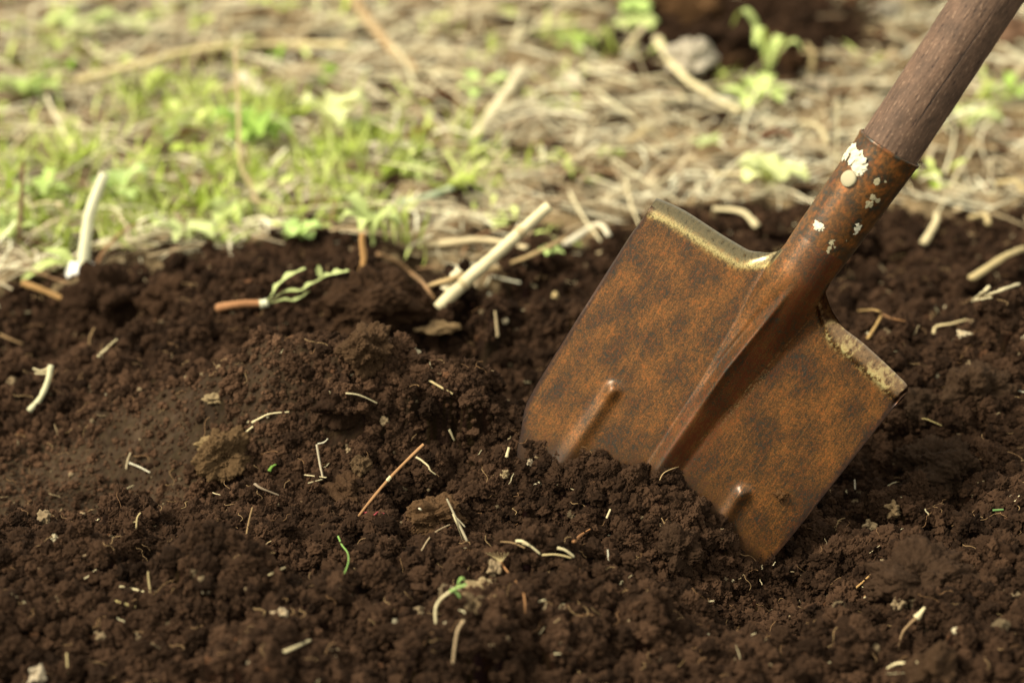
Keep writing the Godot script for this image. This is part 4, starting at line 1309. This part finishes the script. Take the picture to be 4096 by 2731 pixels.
	stick("straw", "straight golden straw lying behind the smooth hollow left of the blade", "straw", [Vector3(-0.0494, 0.0588, 0.1811), Vector3(-0.0423, 0.0562, 0.1851), Vector3(-0.0351, 0.0529, 0.1877)], 0.00086, 0.00070, straw)
	stick("straw", "pale weathered straw lying along the crest of the centre mound", "straw", [Vector3(-0.0979, 0.0528, 0.1922), Vector3(-0.0904, 0.0503, 0.1895), Vector3(-0.0803, 0.0427, 0.1848)], 0.00070, 0.00055, cream)
	var cs := thing("white_sprig", "crooked white stem with a frayed top standing at the left edge", "dry stem", Vector3(-0.3089, -0.0027, 0.0995))
	add_stick(cs, "stalk", [Vector3(-0.3086, -0.0020, 0.1008), Vector3(-0.3017, 0.0046, 0.0961), Vector3(-0.2967, 0.0147, 0.0914), Vector3(-0.2947, 0.0240, 0.0870)], 0.00200, 0.00170, Color(0.600, 0.570, 0.360))
	add_stick(cs, "frayed_top", [Vector3(-0.3062, 0.0220, 0.0879), Vector3(-0.3006, 0.0205, 0.0887), Vector3(-0.2950, 0.0230, 0.0875)], 0.00062, 0.00094, cream)
	add_stick(cs, "frayed_top", [Vector3(-0.3050, 0.0192, 0.0892), Vector3(-0.2989, 0.0190, 0.0894), Vector3(-0.2956, 0.0210, 0.0884)], 0.00055, 0.00070, cream)
	stick("straw", "pale yellow straw slanting upward left of the rear heap", "straw", [Vector3(-0.2659, 0.0246, 0.0779), Vector3(-0.2661, 0.0160, 0.0477), Vector3(-0.2554, 0.0313, 0.0671)], 0.00109, 0.00078, cream)
	stick("root", "brown wiry root rising left of the rear heap", "root", [Vector3(-0.2818, 0.0081, 0.0282), Vector3(-0.2815, 0.0146, 0.0252), Vector3(-0.2783, 0.0207, 0.0224)], 0.00070, 0.00047, fibre)
	stone("pebble", "flat grey pebble lying on the slope of the centre mound", "pebble", Vector3(-0.1806, 0.0325, 0.1515), 0.0052, 56, Color(0.280, 0.230, 0.140), Vector3(1.15, 0.5, 0.8))
	clod("soil_clod", "dark round clod topping the rear heap below the uprooted weed's leaves", "soil clod", Vector3(-0.0943, 0.0362, 0.0201), 0.024, 57, Color(0.050, 0.030, 0.018), Vector3(1.25, 0.9, 0.9), 0.5)
	clod("soil_clod", "pale brown angular clod in the shade under the rear heap", "soil clod", Vector3(-0.0871, 0.0710, 0.1622), 0.0150, 58, Color(0.075, 0.048, 0.028), Vector3(1.0, 0.9, 0.9), 1.5)
	clod("soil_clod", "smooth rounded clod left of the uprooted weed's root", "soil clod", Vector3(-0.2366, 0.0189, -0.0259), 0.0155, 59, Color(0.060, 0.036, 0.022), Vector3(1.3, 0.9, 0.9), 0.1)
	clod("soil_clod", "block of turf earth under the white based stem at the left", "soil clod", Vector3(-0.2834, 0.0114, -0.0428), 0.023, 60, Color(0.040, 0.024, 0.015), Vector3(1.0, 1.1, 0.9), 0.1)
	var uw := thing("uprooted_weed", "uprooted weed lying on the rear heap with narrow toothed leaves", "weed", Vector3(-0.1658, 0.0331, 0.0154))
	add_stick(uw, "root", [Vector3(-0.1967, 0.0306, 0.0133), Vector3(-0.1871, 0.0353, 0.0189), Vector3(-0.1770, 0.0363, 0.0184), Vector3(-0.1663, 0.0363, 0.0184)], 0.00300, 0.00260, Color(0.311, 0.148, 0.064))
	add_stick(uw, "crown", [Vector3(-0.1674, 0.0358, 0.0186), Vector3(-0.1651, 0.0363, 0.0184), Vector3(-0.1625, 0.0371, 0.0180)], 0.00320, 0.00280, Color(0.660, 0.660, 0.460))
	add_leaf(uw, [Vector3(-0.1634, 0.0371, 0.0180), Vector3(-0.1587, 0.0429, 0.0153), Vector3(-0.1538, 0.0487, 0.0126), Vector3(-0.1460, 0.0539, 0.0102), Vector3(-0.1370, 0.0576, 0.0085)], 0.0026, sage, 0.5, 0.5)
	add_leaf(uw, [Vector3(-0.1628, 0.0366, 0.0182), Vector3(-0.1524, 0.0429, 0.0153), Vector3(-0.1408, 0.0439, 0.0148), Vector3(-0.1332, 0.0481, 0.0129), Vector3(-0.1263, 0.0513, 0.0114)], 0.0022, sage * 0.9, 0.5, 0.5)
	add_leaf(uw, [Vector3(-0.1306, 0.0492, 0.0124), Vector3(-0.1248, 0.0523, 0.0109), Vector3(-0.1170, 0.0544, 0.0099), Vector3(-0.1083, 0.0560, 0.0092)], 0.0030, sage, 0.5, 0.4)
	add_leaf(uw, [Vector3(-0.1269, 0.0513, 0.0114), Vector3(-0.1286, 0.0552, 0.0096), Vector3(-0.1289, 0.0597, 0.0075)], 0.0020, sage, 0.2, 0.4)
	add_leaf(uw, [Vector3(-0.1634, 0.0361, 0.0185), Vector3(-0.1524, 0.0382, 0.0175), Vector3(-0.1437, 0.0382, 0.0175), Vector3(-0.1344, 0.0439, 0.0148)], 0.0022, sage * 0.75, 0.3, 0.5)
	stick("root", "orange root standing upright at the right end of the rear heap", "root", [Vector3(-0.1020, 0.0449, -0.0093), Vector3(-0.0999, 0.0534, -0.0133), Vector3(-0.1011, 0.0614, -0.0170), Vector3(-0.1011, 0.0686, -0.0204)], 0.00240, 0.00200, Color(0.370, 0.203, 0.072))
	stick("root", "long brown root trailing from the heap down to the foot of the stalk", "root", [Vector3(-0.0958, 0.0203, -0.0933), Vector3(-0.0848, 0.0126, -0.1002), Vector3(-0.0707, 0.0035, -0.0954), Vector3(-0.0588, 0.0383, 0.0020), Vector3(-0.0517, 0.0330, 0.0144)], 0.00220, 0.00130, Color(0.260, 0.150, 0.070))
	stick("root", "orange root lying on the dark earth at the left edge", "root", [Vector3(-0.3438, 0.0151, -0.0616), Vector3(-0.3349, 0.0129, -0.0590), Vector3(-0.3251, 0.0096, -0.0574), Vector3(-0.3140, 0.0060, -0.0535)], 0.00300, 0.00220, Color(0.340, 0.195, 0.072))
	stick("root", "thin brown root low on the left edge, below the orange one", "root", [Vector3(-0.3529, -0.0043, -0.0206), Vector3(-0.3459, -0.0064, -0.0180), Vector3(-0.3373, -0.0103, -0.0178)], 0.00125, 0.00078, Color(0.252, 0.156, 0.072))
	var st1 := thing("dry_stalk", "thick pale dry stalk leaning up out of the soil, left of the blade", "stalk", Vector3(-0.0487, 0.0324, 0.0174))
	add_stick(st1, "stalk", [Vector3(-0.0493, 0.0322, 0.0170), Vector3(-0.0293, 0.0501, 0.0086), Vector3(-0.0134, 0.0627, 0.0028), Vector3(0.0058, 0.0785, -0.0046), Vector3(0.0250, 0.0942, -0.0120)], 0.00440, 0.00380, Color(0.660, 0.580, 0.360), 9)
	add_stick(st1, "joint", [Vector3(-0.0337, 0.0462, 0.0105), Vector3(-0.0313, 0.0483, 0.0095)], 0.00480, 0.00480, Color(0.520, 0.420, 0.240), 9)
	add_stick(st1, "joint", [Vector3(0.0046, 0.0774, -0.0041), Vector3(0.0075, 0.0801, -0.0053)], 0.00460, 0.00440, Color(0.520, 0.420, 0.240), 9)
	stick("dry_stalk", "broken stub of pale stalk beside the foot of the thick dry stalk", "stalk", [Vector3(-0.0454, 0.0417, 0.0098), Vector3(-0.0396, 0.0484, 0.0061), Vector3(-0.0349, 0.0547, 0.0032)], 0.00360, 0.00300, Color(0.600, 0.530, 0.360))
	stick("dry_stalk", "thin brown stalk crossing behind the thick dry stalk", "stalk", [Vector3(-0.0559, 0.0369, 0.0016), Vector3(-0.0338, 0.0458, 0.0046), Vector3(-0.0144, 0.0079, -0.0953), Vector3(0.0137, 0.0201, -0.0921), Vector3(0.0393, 0.0191, -0.1270)], 0.00220, 0.00160, Color(0.380, 0.270, 0.130))
	stick("dry_stalk", "level pale stalk lying behind the thick dry stalk", "stalk", [Vector3(-0.0612, 0.0099, -0.1409), Vector3(-0.0370, 0.0157, -0.1353), Vector3(-0.0147, 0.0168, -0.1342), Vector3(0.0106, 0.0233, -0.1046)], 0.00320, 0.00240, Color(0.550, 0.450, 0.270))
	stick("dry_stalk", "bent cream stalk just left of the blade's top corner", "stalk", [Vector3(0.0393, 0.0191, -0.1270), Vector3(0.0549, 0.0134, -0.1662), Vector3(0.0657, 0.0167, -0.1711), Vector3(0.0709, 0.0207, -0.1399)], 0.00300, 0.00200, Color(0.660, 0.600, 0.440))
	stick("straw", "straw standing up in the dark soil left of the blade", "straw", [Vector3(-0.0095, 0.0189, 0.0364), Vector3(-0.0104, 0.0275, 0.0324), Vector3(-0.0112, 0.0345, 0.0291)], 0.00101, 0.00070, Color(0.450, 0.350, 0.200))
	stick("straw", "curled scrap of pale leaf lying left of the blade's upper edge", "straw", [Vector3(0.0297, -0.0016, -0.0721), Vector3(0.0331, -0.0050, -0.0721), Vector3(0.0353, -0.0100, -0.0698)], 0.00300, 0.00100, Color(0.500, 0.380, 0.180))
	stone("pebble", "pale flat scrap of bark on the soil left of the blade", "bark scrap", Vector3(-0.0474, 0.0232, 0.0278), 0.0085, 61, Color(0.280, 0.210, 0.120), Vector3(1.3, 0.4, 0.7), 0.1)
	# --- right of the shovel
	stick("root", "forked orange root lying on the soil right of the ferrule", "root", [Vector3(0.2274, 0.0385, 0.0786), Vector3(0.2331, 0.0437, 0.0712), Vector3(0.2375, 0.0497, 0.0656), Vector3(0.2333, 0.0529, 0.0658), Vector3(0.2352, 0.0198, -0.0065)], 0.00101, 0.00086, Color(0.370, 0.234, 0.088))
	stick("root", "brown branch of the forked orange root", "root", [Vector3(0.2480, 0.0240, 0.0087), Vector3(0.2454, 0.0456, 0.0632), Vector3(0.2529, 0.0463, 0.0689)], 0.00078, 0.00047, orange)
	for p in [[Vector3(0.3077, 0.0359, 0.0153), Vector3(0.3079, 0.0667, 0.0709), Vector3(0.3278, 0.0638, 0.0503), "longest of the three straws fanned out at the right edge", 0.0014], [Vector3(0.3090, 0.0355, 0.0116), Vector3(0.3022, 0.0615, 0.0596), Vector3(0.3068, 0.0662, 0.0585), "upright one of the three straws fanned out at the right edge", 0.0016], [Vector3(0.3009, 0.0491, 0.0505), Vector3(0.3044, 0.0537, 0.0594), Vector3(0.3061, 0.0591, 0.0695), "shortest of the three straws fanned out at the right edge", 0.0014]]:
		stick("straw", p[3], "straw", [p[0], p[1], p[2]], p[4], p[4] * 0.8, Color(0.560, 0.480, 0.300), "straws fanned out at the right edge")
	stick("straw", "bent pale straw on the soil right of the blade's shoulder", "straw", [Vector3(0.2760, 0.0274, 0.0479), Vector3(0.2798, 0.0269, 0.0360), Vector3(0.2898, 0.0289, 0.0356), Vector3(0.3006, 0.0296, 0.0309)], 0.00101, 0.00078, Color(0.600, 0.480, 0.260))
	stone("white_chip", "pair of white crumbs of paint on the soil right of the blade's shoulder", "paint chip", Vector3(0.2886, 0.0423, 0.0801), 0.0030, 62, Color(0.750, 0.700, 0.520), Vector3(1.3, 0.7, 0.7))
	clod("soil_clod", "rough round clod with roots on it at the right edge", "soil clod", Vector3(0.2910, 0.0236, 0.1280), 0.0210, 63, Color(0.055, 0.036, 0.023), Vector3(1.1, 0.95, 0.9), 0.6)
	clod("soil_clod", "dark rounded clod beside the blade's right corner", "soil clod", Vector3(0.2524, 0.0178, 0.1346), 0.0125, 64, Color(0.048, 0.032, 0.021), Vector3(1.1, 0.9, 0.9), 0.6)
	clod("soil_clod", "flat sided dark clod below the rough round clod on the right", "soil clod", Vector3(0.2570, 0.0030, 0.1922), 0.0230, 65, Color(0.040, 0.026, 0.017), Vector3(1.1, 0.9, 0.9), 2.4)
	stick("root", "white fine root hanging over the rough round clod", "root", [Vector3(0.2954, 0.0275, 0.1207), Vector3(0.3018, 0.0287, 0.1262), Vector3(0.3085, 0.0294, 0.1325), Vector3(0.3155, 0.0303, 0.1398)], 0.00055, 0.00047, white)
	var kn := thing("fibre_tuft", "tuft of yellow root fibres right of the blade's right edge", "root", Vector3(0.2544, 0.0147, 0.1482))
	for k in 6:
		add_stick(kn, "fibre", [Vector3(0.2501, 0.0155, 0.1461), Vector3(0.2542, 0.0152, 0.1491) + Vector3(0, 0.0006 * k, 0.0012 * (k - 3)), Vector3(0.2604, 0.0153, 0.1517) + Vector3(0.0015 * (k % 3), 0, 0.0015 * (k - 3))], 0.00031, 0.00023, Color(0.580, 0.460, 0.200))
	stick("root", "pale hair root hanging straight down right of the blade's lower edge", "root", [Vector3(0.2050, -0.0006, 0.1829), Vector3(0.2066, -0.0041, 0.1862), Vector3(0.2065, -0.0086, 0.1927)], 0.00039, 0.00039, Color(0.520, 0.450, 0.330))
	stone("pebble", "tan angular pebble in the soil right of the blade's lower edge", "pebble", Vector3(0.2216, 0.0023, 0.2350), 0.0042, 66, Color(0.260, 0.200, 0.120))
	stone("pebble", "grey round pebble below the tan angular pebble", "pebble", Vector3(0.2085, -0.0074, 0.2385), 0.0036, 67, Color(0.280, 0.230, 0.150))
	stone("soil_nugget", "small dried nugget of earth stuck to the lower right of the blade", "soil clod", on_blade(Vector2(244.7, -482.1)), 0.0030, 68, Color(0.100, 0.055, 0.025), Vector3(1.1, 0.9, 0.9))
	# --- the littered ground behind
	stick("dry_stalk", "very long curved dry stalk lying across the littered ground at the upper left", "stalk", [Vector3(-0.3835, 0.0195, -0.5034), Vector3(-0.3502, 0.0197, -0.5361), Vector3(-0.3078, 0.0226, -0.5694), Vector3(-0.2634, 0.0221, -0.5962), Vector3(-0.2172, 0.0187, -0.6150), Vector3(-0.1507, 0.0242, -0.5933)], 0.00440, 0.00300, Color(0.600, 0.500, 0.260))
	stick("dry_sprig", "thin dry stem standing tall among the green grass", "dry stem", [Vector3(-0.1913, 0.0105, -0.2123), Vector3(-0.2003, 0.0289, -0.2209), Vector3(-0.2080, 0.0455, -0.2287), Vector3(-0.2093, 0.0817, -0.2455), Vector3(-0.2120, 0.1240, -0.2652)], 0.00125, 0.00140, Color(0.600, 0.460, 0.260))
	stick("dry_sprig", "short side shoot beside the tall thin dry stem", "dry stem", [Vector3(-0.2004, 0.0141, -0.2455), Vector3(-0.2054, 0.0325, -0.2540), Vector3(-0.2088, 0.0479, -0.2612)], 0.00109, 0.00078, Color(0.450, 0.320, 0.180))
	var ws := thing("pale_sprig", "pale stem with a swollen white base standing at the left", "dry stem", Vector3(-0.3062, 0.0137, -0.0820))
	add_stick(ws, "stalk", [Vector3(-0.3062, 0.0156, -0.0829), Vector3(-0.3034, 0.0338, -0.0914), Vector3(-0.3003, 0.0535, -0.1005), Vector3(-0.2898, 0.0793, -0.1125)], 0.00440, 0.00360, Color(0.700, 0.680, 0.460), 9)
	put("swollen_base", lump(71, 3, 0.6, 0.2, 0.1, Vector3(1.1, 0.8, 0.9)), mat(Color(0.850, 0.830, 0.760), 0.6), ws).transform = Transform3D(Basis().scaled(Vector3.ONE * 0.0085), Vector3(-0.3062, 0.0153, -0.0827) - ws.position)
	add_leaf(ws, [Vector3(-0.3084, 0.0170, -0.0835), Vector3(-0.3208, 0.0268, -0.0881), Vector3(-0.3331, 0.0296, -0.0894)], 0.0060, lime)
	add_leaf(ws, [Vector3(-0.3090, 0.0165, -0.0833), Vector3(-0.3254, 0.0212, -0.0855), Vector3(-0.3455, 0.0114, -0.0809), Vector3(-0.3533, 0.0024, -0.0767)], 0.0070, Color(0.460, 0.540, 0.200))
	stick("root", "brown root arching out of the soil right of the pale stem", "root", [Vector3(-0.2994, 0.0116, -0.1042), Vector3(-0.2939, 0.0212, -0.1097), Vector3(-0.2798, 0.0340, -0.1157), Vector3(-0.2625, 0.0411, -0.1190)], 0.00140, 0.00094, Color(0.252, 0.133, 0.064))
	stick("dry_sprig", "dark dead stem standing at the far left edge", "dry stem", [Vector3(-0.3626, 0.0067, -0.1239), Vector3(-0.3594, 0.0297, -0.1347), Vector3(-0.3572, 0.0642, -0.1508), Vector3(-0.3568, 0.0728, -0.1548)], 0.00200, 0.00120, Color(0.160, 0.090, 0.050))
	stick("dry_stalk", "pale woody stick lying at a steep slant in the litter, above the blade", "stalk", [Vector3(-0.0288, 0.0189, -0.3625), Vector3(-0.0171, 0.0167, -0.4293), Vector3(-0.0041, 0.0237, -0.4607), Vector3(0.0095, 0.0161, -0.5575)], 0.00520, 0.00400, Color(0.660, 0.580, 0.380))
	stick("dry_stalk", "long pale stalk slanting down to the right below the grey stone", "stalk", [Vector3(0.1339, 0.0286, -0.5965), Vector3(0.1491, 0.0212, -0.5229), Vector3(0.1693, 0.0167, -0.4817), Vector3(0.1931, 0.0224, -0.4126)], 0.00480, 0.00300, Color(0.620, 0.540, 0.320))
	stick("dry_stalk", "brown stick slanting down from the top edge in the middle", "stalk", [Vector3(-0.1548, 0.0219, -0.7478), Vector3(-0.1247, 0.0243, -0.6309), Vector3(-0.1044, 0.0176, -0.5853), Vector3(-0.0843, 0.0197, -0.5338)], 0.00600, 0.00500, Color(0.360, 0.250, 0.130))
	stick("dry_stalk", "short pale splinter of wood lying behind the tall thin dry stem", "stalk", [Vector3(-0.2390, 0.0233, -0.5041), Vector3(-0.2275, 0.0212, -0.4860), Vector3(-0.2071, 0.0138, -0.4688)], 0.00750, 0.00600, Color(0.580, 0.520, 0.380))
	stick("dry_stalk", "grey green stalk lying flat behind the upper rim of the soil", "stalk", [Vector3(-0.0910, 0.0109, -0.2258), Vector3(-0.0694, 0.0137, -0.2326), Vector3(-0.0459, 0.0199, -0.2399)], 0.00480, 0.00260, Color(0.360, 0.420, 0.280))
	stick("dry_stalk", "brown stick lying in front of the small green tuft, behind the soil", "stalk", [Vector3(-0.3069, 0.0142, -0.3084), Vector3(-0.2921, 0.0131, -0.2913), Vector3(-0.2811, 0.0096, -0.2858)], 0.00460, 0.00400, Color(0.500, 0.380, 0.200))
	for p in [[Vector3(0.2669, 0.0131, -0.5291), Vector3(0.2630, 0.0378, -0.5406), "pale stem rising from the dark hollow near the shovel handle"], [Vector3(0.1612, 0.0115, -0.2906), Vector3(0.2054, 0.0154, -0.2516), "pale straw lying between the blade and the leafy weed"], [Vector3(0.0945, 0.0153, -0.3514), Vector3(0.1184, 0.0159, -0.3925), "bent straw lying above the blade's top corner"], [Vector3(0.1244, 0.0277, -0.6407), Vector3(0.1010, 0.0226, -0.5760), "straw slanting below the brown earth heap"], [Vector3(0.3475, 0.0131, -0.1932), Vector3(0.3546, 0.0191, -0.1651), "curled pale straw lying right of the ferrule"], [Vector3(0.3010, 0.0161, -0.1344), Vector3(0.3121, 0.0333, -0.1513), "faded reddish stem standing right of the ferrule"], [Vector3(0.3189, 0.0255, -0.0483), Vector3(0.3680, 0.0247, -0.1053), "long brown stick at the right edge level with the ferrule"], [Vector3(0.1821, 0.0199, -0.1588), Vector3(0.1528, 0.0197, -0.1945), "thin straw lying behind the ferrule"], [Vector3(0.3808, 0.0152, -0.2614), Vector3(0.3937, 0.0219, -0.2253), "bright straw lying at the right edge below the handle"], [Vector3(0.2609, 0.0112, -0.3627), Vector3(0.2432, 0.0176, -0.3988), "straw slanting left of the white paint on the ferrule"]]:
		stick("dry_stalk", p[2], "straw", [p[0], p[0].lerp(p[1], 0.5) + Vector3(0.004, 0.005, 0), p[1]], 0.00300, 0.00220, [straw, cream][used.dry_stalk % 2] * 0.95)
	stone("stone", "pale grey stone lying at the edge of the dark earth hollow", "stone", Vector3(0.1627, 0.0258, -0.5400), 0.0175, 81, Color(0.560, 0.560, 0.490), Vector3(1.0, 1.0, 0.9), 0.9)
	stone("stone", "brown rounded stone at the right edge behind the handle", "stone", Vector3(0.4778, 0.0152, -0.6332), 0.024, 82, Color(0.200, 0.130, 0.090), Vector3(1.2, 0.8, 0.9), 0.0)
	stone("stone", "small grey stone at the top edge left of the handle", "stone", Vector3(0.3623, 0.0258, -0.6972), 0.011, 83, Color(0.340, 0.340, 0.290), Vector3(1.1, 0.8, 0.9), 0.6)
	clod("soil_clod", "big brown earth clod at the top edge above the grey stone", "soil clod", Vector3(0.1662, 0.0083, -0.7641), 0.026, 84, Color(0.120, 0.072, 0.036), Vector3(1.5, 0.8, 0.9), 0.0)
	clod("soil_clod", "dark earth clod right of the pale grey stone", "soil clod", Vector3(0.1987, 0.0102, -0.5504), 0.017, 85, Color(0.075, 0.045, 0.024), Vector3(1.3, 0.9, 0.9), 0.9)
	clod("soil_clod", "crumbling earth clod right of the dark hollow", "soil clod", Vector3(0.2449, 0.0308, -0.5500), 0.018, 86, Color(0.065, 0.038, 0.021), Vector3(1.3, 0.9, 0.9), 1.9)
	clod("soil_clod", "dark earth clod at the top edge beside the handle", "soil clod", Vector3(0.3440, 0.0213, -0.7420), 0.019, 87, Color(0.070, 0.040, 0.022), Vector3(1.5, 0.8, 0.9), 1.9)
	stone("white_pebble", "bright white pebble in the litter above the blade", "pebble", Vector3(0.0528, 0.0146, -0.5171), 0.0075, 88, Color(0.820, 0.800, 0.700), Vector3(1.2, 0.7, 0.8))
	for p in [[Vector3(0.2686, 0.0099, -0.5226), "left one of two white pebbles beside the dark hollow"], [Vector3(0.2756, 0.0191, -0.4911), "right one of two white pebbles beside the dark hollow"]]:
		stone("white_pebble", p[1], "pebble", p[0], 0.0055, 89, Color(0.760, 0.720, 0.580))
	stone("white_pebble", "white pebble in the grass right of the pale toothed leaf", "pebble", Vector3(-0.1074, 0.0234, -0.3155), 0.0066, 90, Color(0.780, 0.760, 0.700))
	stone("white_pebble", "white scrap lying at the top edge above the long curved stalk", "pebble", Vector3(-0.3439, 0.0150, -0.7683), 0.012, 91, Color(0.700, 0.700, 0.600), Vector3(1.5, 0.5, 0.8))
	stone("white_pebble", "small bright pebble above the left end of the long curved stalk", "pebble", Vector3(-0.3583, 0.0131, -0.6235), 0.0052, 92, Color(0.740, 0.720, 0.600))
	stone("white_pebble", "pale pebble in the litter right behind the blade's top corner", "pebble", Vector3(0.1111, 0.0092, -0.2774), 0.0060, 93, Color(0.700, 0.660, 0.500))
	for p in [[Vector3(-0.0770, 0.0185, -0.3446), "curled orange brown dead leaf in the litter right of the green grass", Color(0.370, 0.156, 0.048)], [Vector3(0.2132, 0.0194, -0.3422), "faded red dead leaf in the litter above the leafy weed", Color(0.340, 0.133, 0.088)], [Vector3(0.2812, 0.0176, -0.4496), "orange brown dead leaf left of the handle", Color(0.340, 0.148, 0.064)], [Vector3(-0.0642, 0.0155, -0.4475), "small rust red dead leaf in the litter at the top middle", Color(0.296, 0.086, 0.040)], [Vector3(-0.2616, 0.0213, -0.3399), "brown dead leaf lying in the green grass", Color(0.220, 0.110, 0.060)]]:
		var dl := put("dead_leaf", leaf_mesh(spline([Vector3(-0.018, 0, 0.004), Vector3(-0.006, 0.006, 0), Vector3(0.008, 0.007, -0.002), Vector3(0.018, 0.001, 0.002)], 5), 0.0085, Vector3(0, 0.5, 1), 0.4, 0.15), mat(p[2], 0.8, 0.2))
		dl.position = p[0]
		tag(dl, p[1], "leaf")
	# --- green weeds
	rng.seed = 303
	weed("bushy bright green weed at the heart of the grass, behind the tall thin stem", Vector3(-0.2119, 0.0094, -0.3520), 0.038, 14, Color(0.255, 0.391, 0.071), 0.75)
	weed("low spreading weed left of the bushy bright green one", Vector3(-0.2815, 0.0091, -0.4285), 0.031, 9, lime, 0.35)
	weed("pale weed with broad toothed leaves in the middle of the grass", Vector3(-0.1509, 0.0089, -0.3743), 0.032, 5, Color(0.604, 0.630, 0.302), 1.1, 0.25, 0.34)
	weed("weed with narrow leaves right of the pale toothed one", Vector3(-0.1254, 0.0176, -0.3768), 0.026, 6, lime, 0.35)
	weed("leafy weed on the rim of the soil above the uprooted weed", Vector3(-0.1548, 0.0197, -0.1339), 0.021, 7, Color(0.385, 0.528, 0.164), 0.6, 0.1, 0.4)
	weed("tall bent weed on the rim of the soil near the orange upright root", Vector3(-0.1017, 0.0197, -0.1256), 0.031, 6, lime, 0.9)
	weed("round leaved weed on the rim left of the leafy one", Vector3(-0.2130, 0.0070, -0.1908), 0.021, 5, lime, 0.7, 0.1, 0.4)
	weed("weed with spoon shaped leaves right of the pale stem", Vector3(-0.3039, 0.0065, -0.2325), 0.026, 5, Color(0.427, 0.553, 0.204), 1.0, 0.05, 0.34)
	weed("weed with straggling long leaves left of the rear heap", Vector3(-0.2388, 0.0136, -0.1404), 0.029, 7, sage, 0.5)
	weed("weed at the left edge just above the soil", Vector3(-0.3692, 0.0124, -0.1432), 0.026, 8, lime, 0.8)
	weed("weed by the dark dead stem at the far left", Vector3(-0.3610, 0.0113, -0.2248), 0.028, 8, Color(0.358, 0.473, 0.135), 0.7)
	weed("weed high on the left beside the long curved stalk's end", Vector3(-0.4249, 0.0107, -0.4756), 0.035, 9, Color(0.336, 0.437, 0.120), 0.6)
	weed("weed at the top left with rounded leaf clumps", Vector3(-0.4115, 0.0080, -0.6773), 0.038, 10, lime, 0.5, 0.1, 0.4)
	weed("small weed above the middle of the long curved stalk", Vector3(-0.3658, 0.0023, -0.7028), 0.026, 7, lime, 0.5, 0.1, 0.4)
	weed("weed with a splayed leaf left of the steep woody stick", Vector3(-0.0292, 0.0084, -0.4944), 0.032, 5, Color(0.405, 0.532, 0.178), 0.5)
	weed("pale leafy weed in the litter beside the ferrule", Vector3(0.2025, 0.0107, -0.2543), 0.032, 8, Color(0.564, 0.607, 0.275), 0.8, 0.2, 0.36)
	weed("weed with strap shaped leaves under the dark hollow", Vector3(0.2121, 0.0149, -0.4516), 0.040, 6, Color(0.440, 0.535, 0.180), 0.45, 0.05, 0.2)
	weed("weed standing up in front of the dark hollow", Vector3(0.2232, 0.0223, -0.4887), 0.038, 4, Color(0.461, 0.555, 0.194), 1.5, 0.05, 0.16)
	weed("dark green weed left of the long slanting stalk", Vector3(0.0582, 0.0132, -0.6058), 0.028, 6, Color(0.271, 0.361, 0.081), 0.5)
	weed("light green weed at the top edge near the brown earth clod", Vector3(0.1137, 0.0131, -0.6676), 0.026, 6, lime, 0.5, 0.1, 0.4)
	weed("bright green weed below the light green one near the top", Vector3(0.1194, 0.0205, -0.7003), 0.023, 6, Color(0.382, 0.510, 0.151), 0.5, 0.1, 0.4)
	weed("dark green weed in the litter above the blade's top corner", Vector3(0.0806, 0.0144, -0.3179), 0.017, 4, Color(0.290, 0.394, 0.073), 0.5)
	weed("weed with grassy leaves right of the handle", Vector3(0.4315, 0.0093, -0.4738), 0.032, 5, Color(0.316, 0.448, 0.096), 0.6)
	weed("pale weed right of the handle at mid height", Vector3(0.3870, 0.0099, -0.4096), 0.029, 7, Color(0.507, 0.583, 0.258), 0.4)
	weed("tiny pale weed between the blade and the pale leafy weed", Vector3(0.1601, 0.0076, -0.3621), 0.017, 5, Color(0.466, 0.560, 0.230), 0.5)
	weed("weed in the litter at the middle, right of the orange brown leaf", Vector3(-0.0747, 0.0112, -0.2816), 0.020, 6, lime, 0.6)
	weed("seedling sized weed under the thick dry stalk", Vector3(0.0279, 0.0199, -0.1047), 0.014, 5, Color(0.403, 0.515, 0.176), 0.4)
	stick("leaf_shred", "curled green leaf shred standing right of the crusted clod", "leaf", [Vector3(-0.1448, 0.0075, 0.1990), Vector3(-0.1433, 0.0096, 0.1974), Vector3(-0.1407, 0.0110, 0.1968)], 0.00125, 0.00047, Color(0.13, 0.24, 0.04))
	stick("leaf_shred", "bit of dark green leaf lying at the far right of the soil", "leaf", [Vector3(0.2725, 0.0179, 0.2647), Vector3(0.2785, 0.0188, 0.2654)], 0.00078, 0.00062, Color(0.100, 0.200, 0.060))

	print("done ", Time.get_ticks_msec())
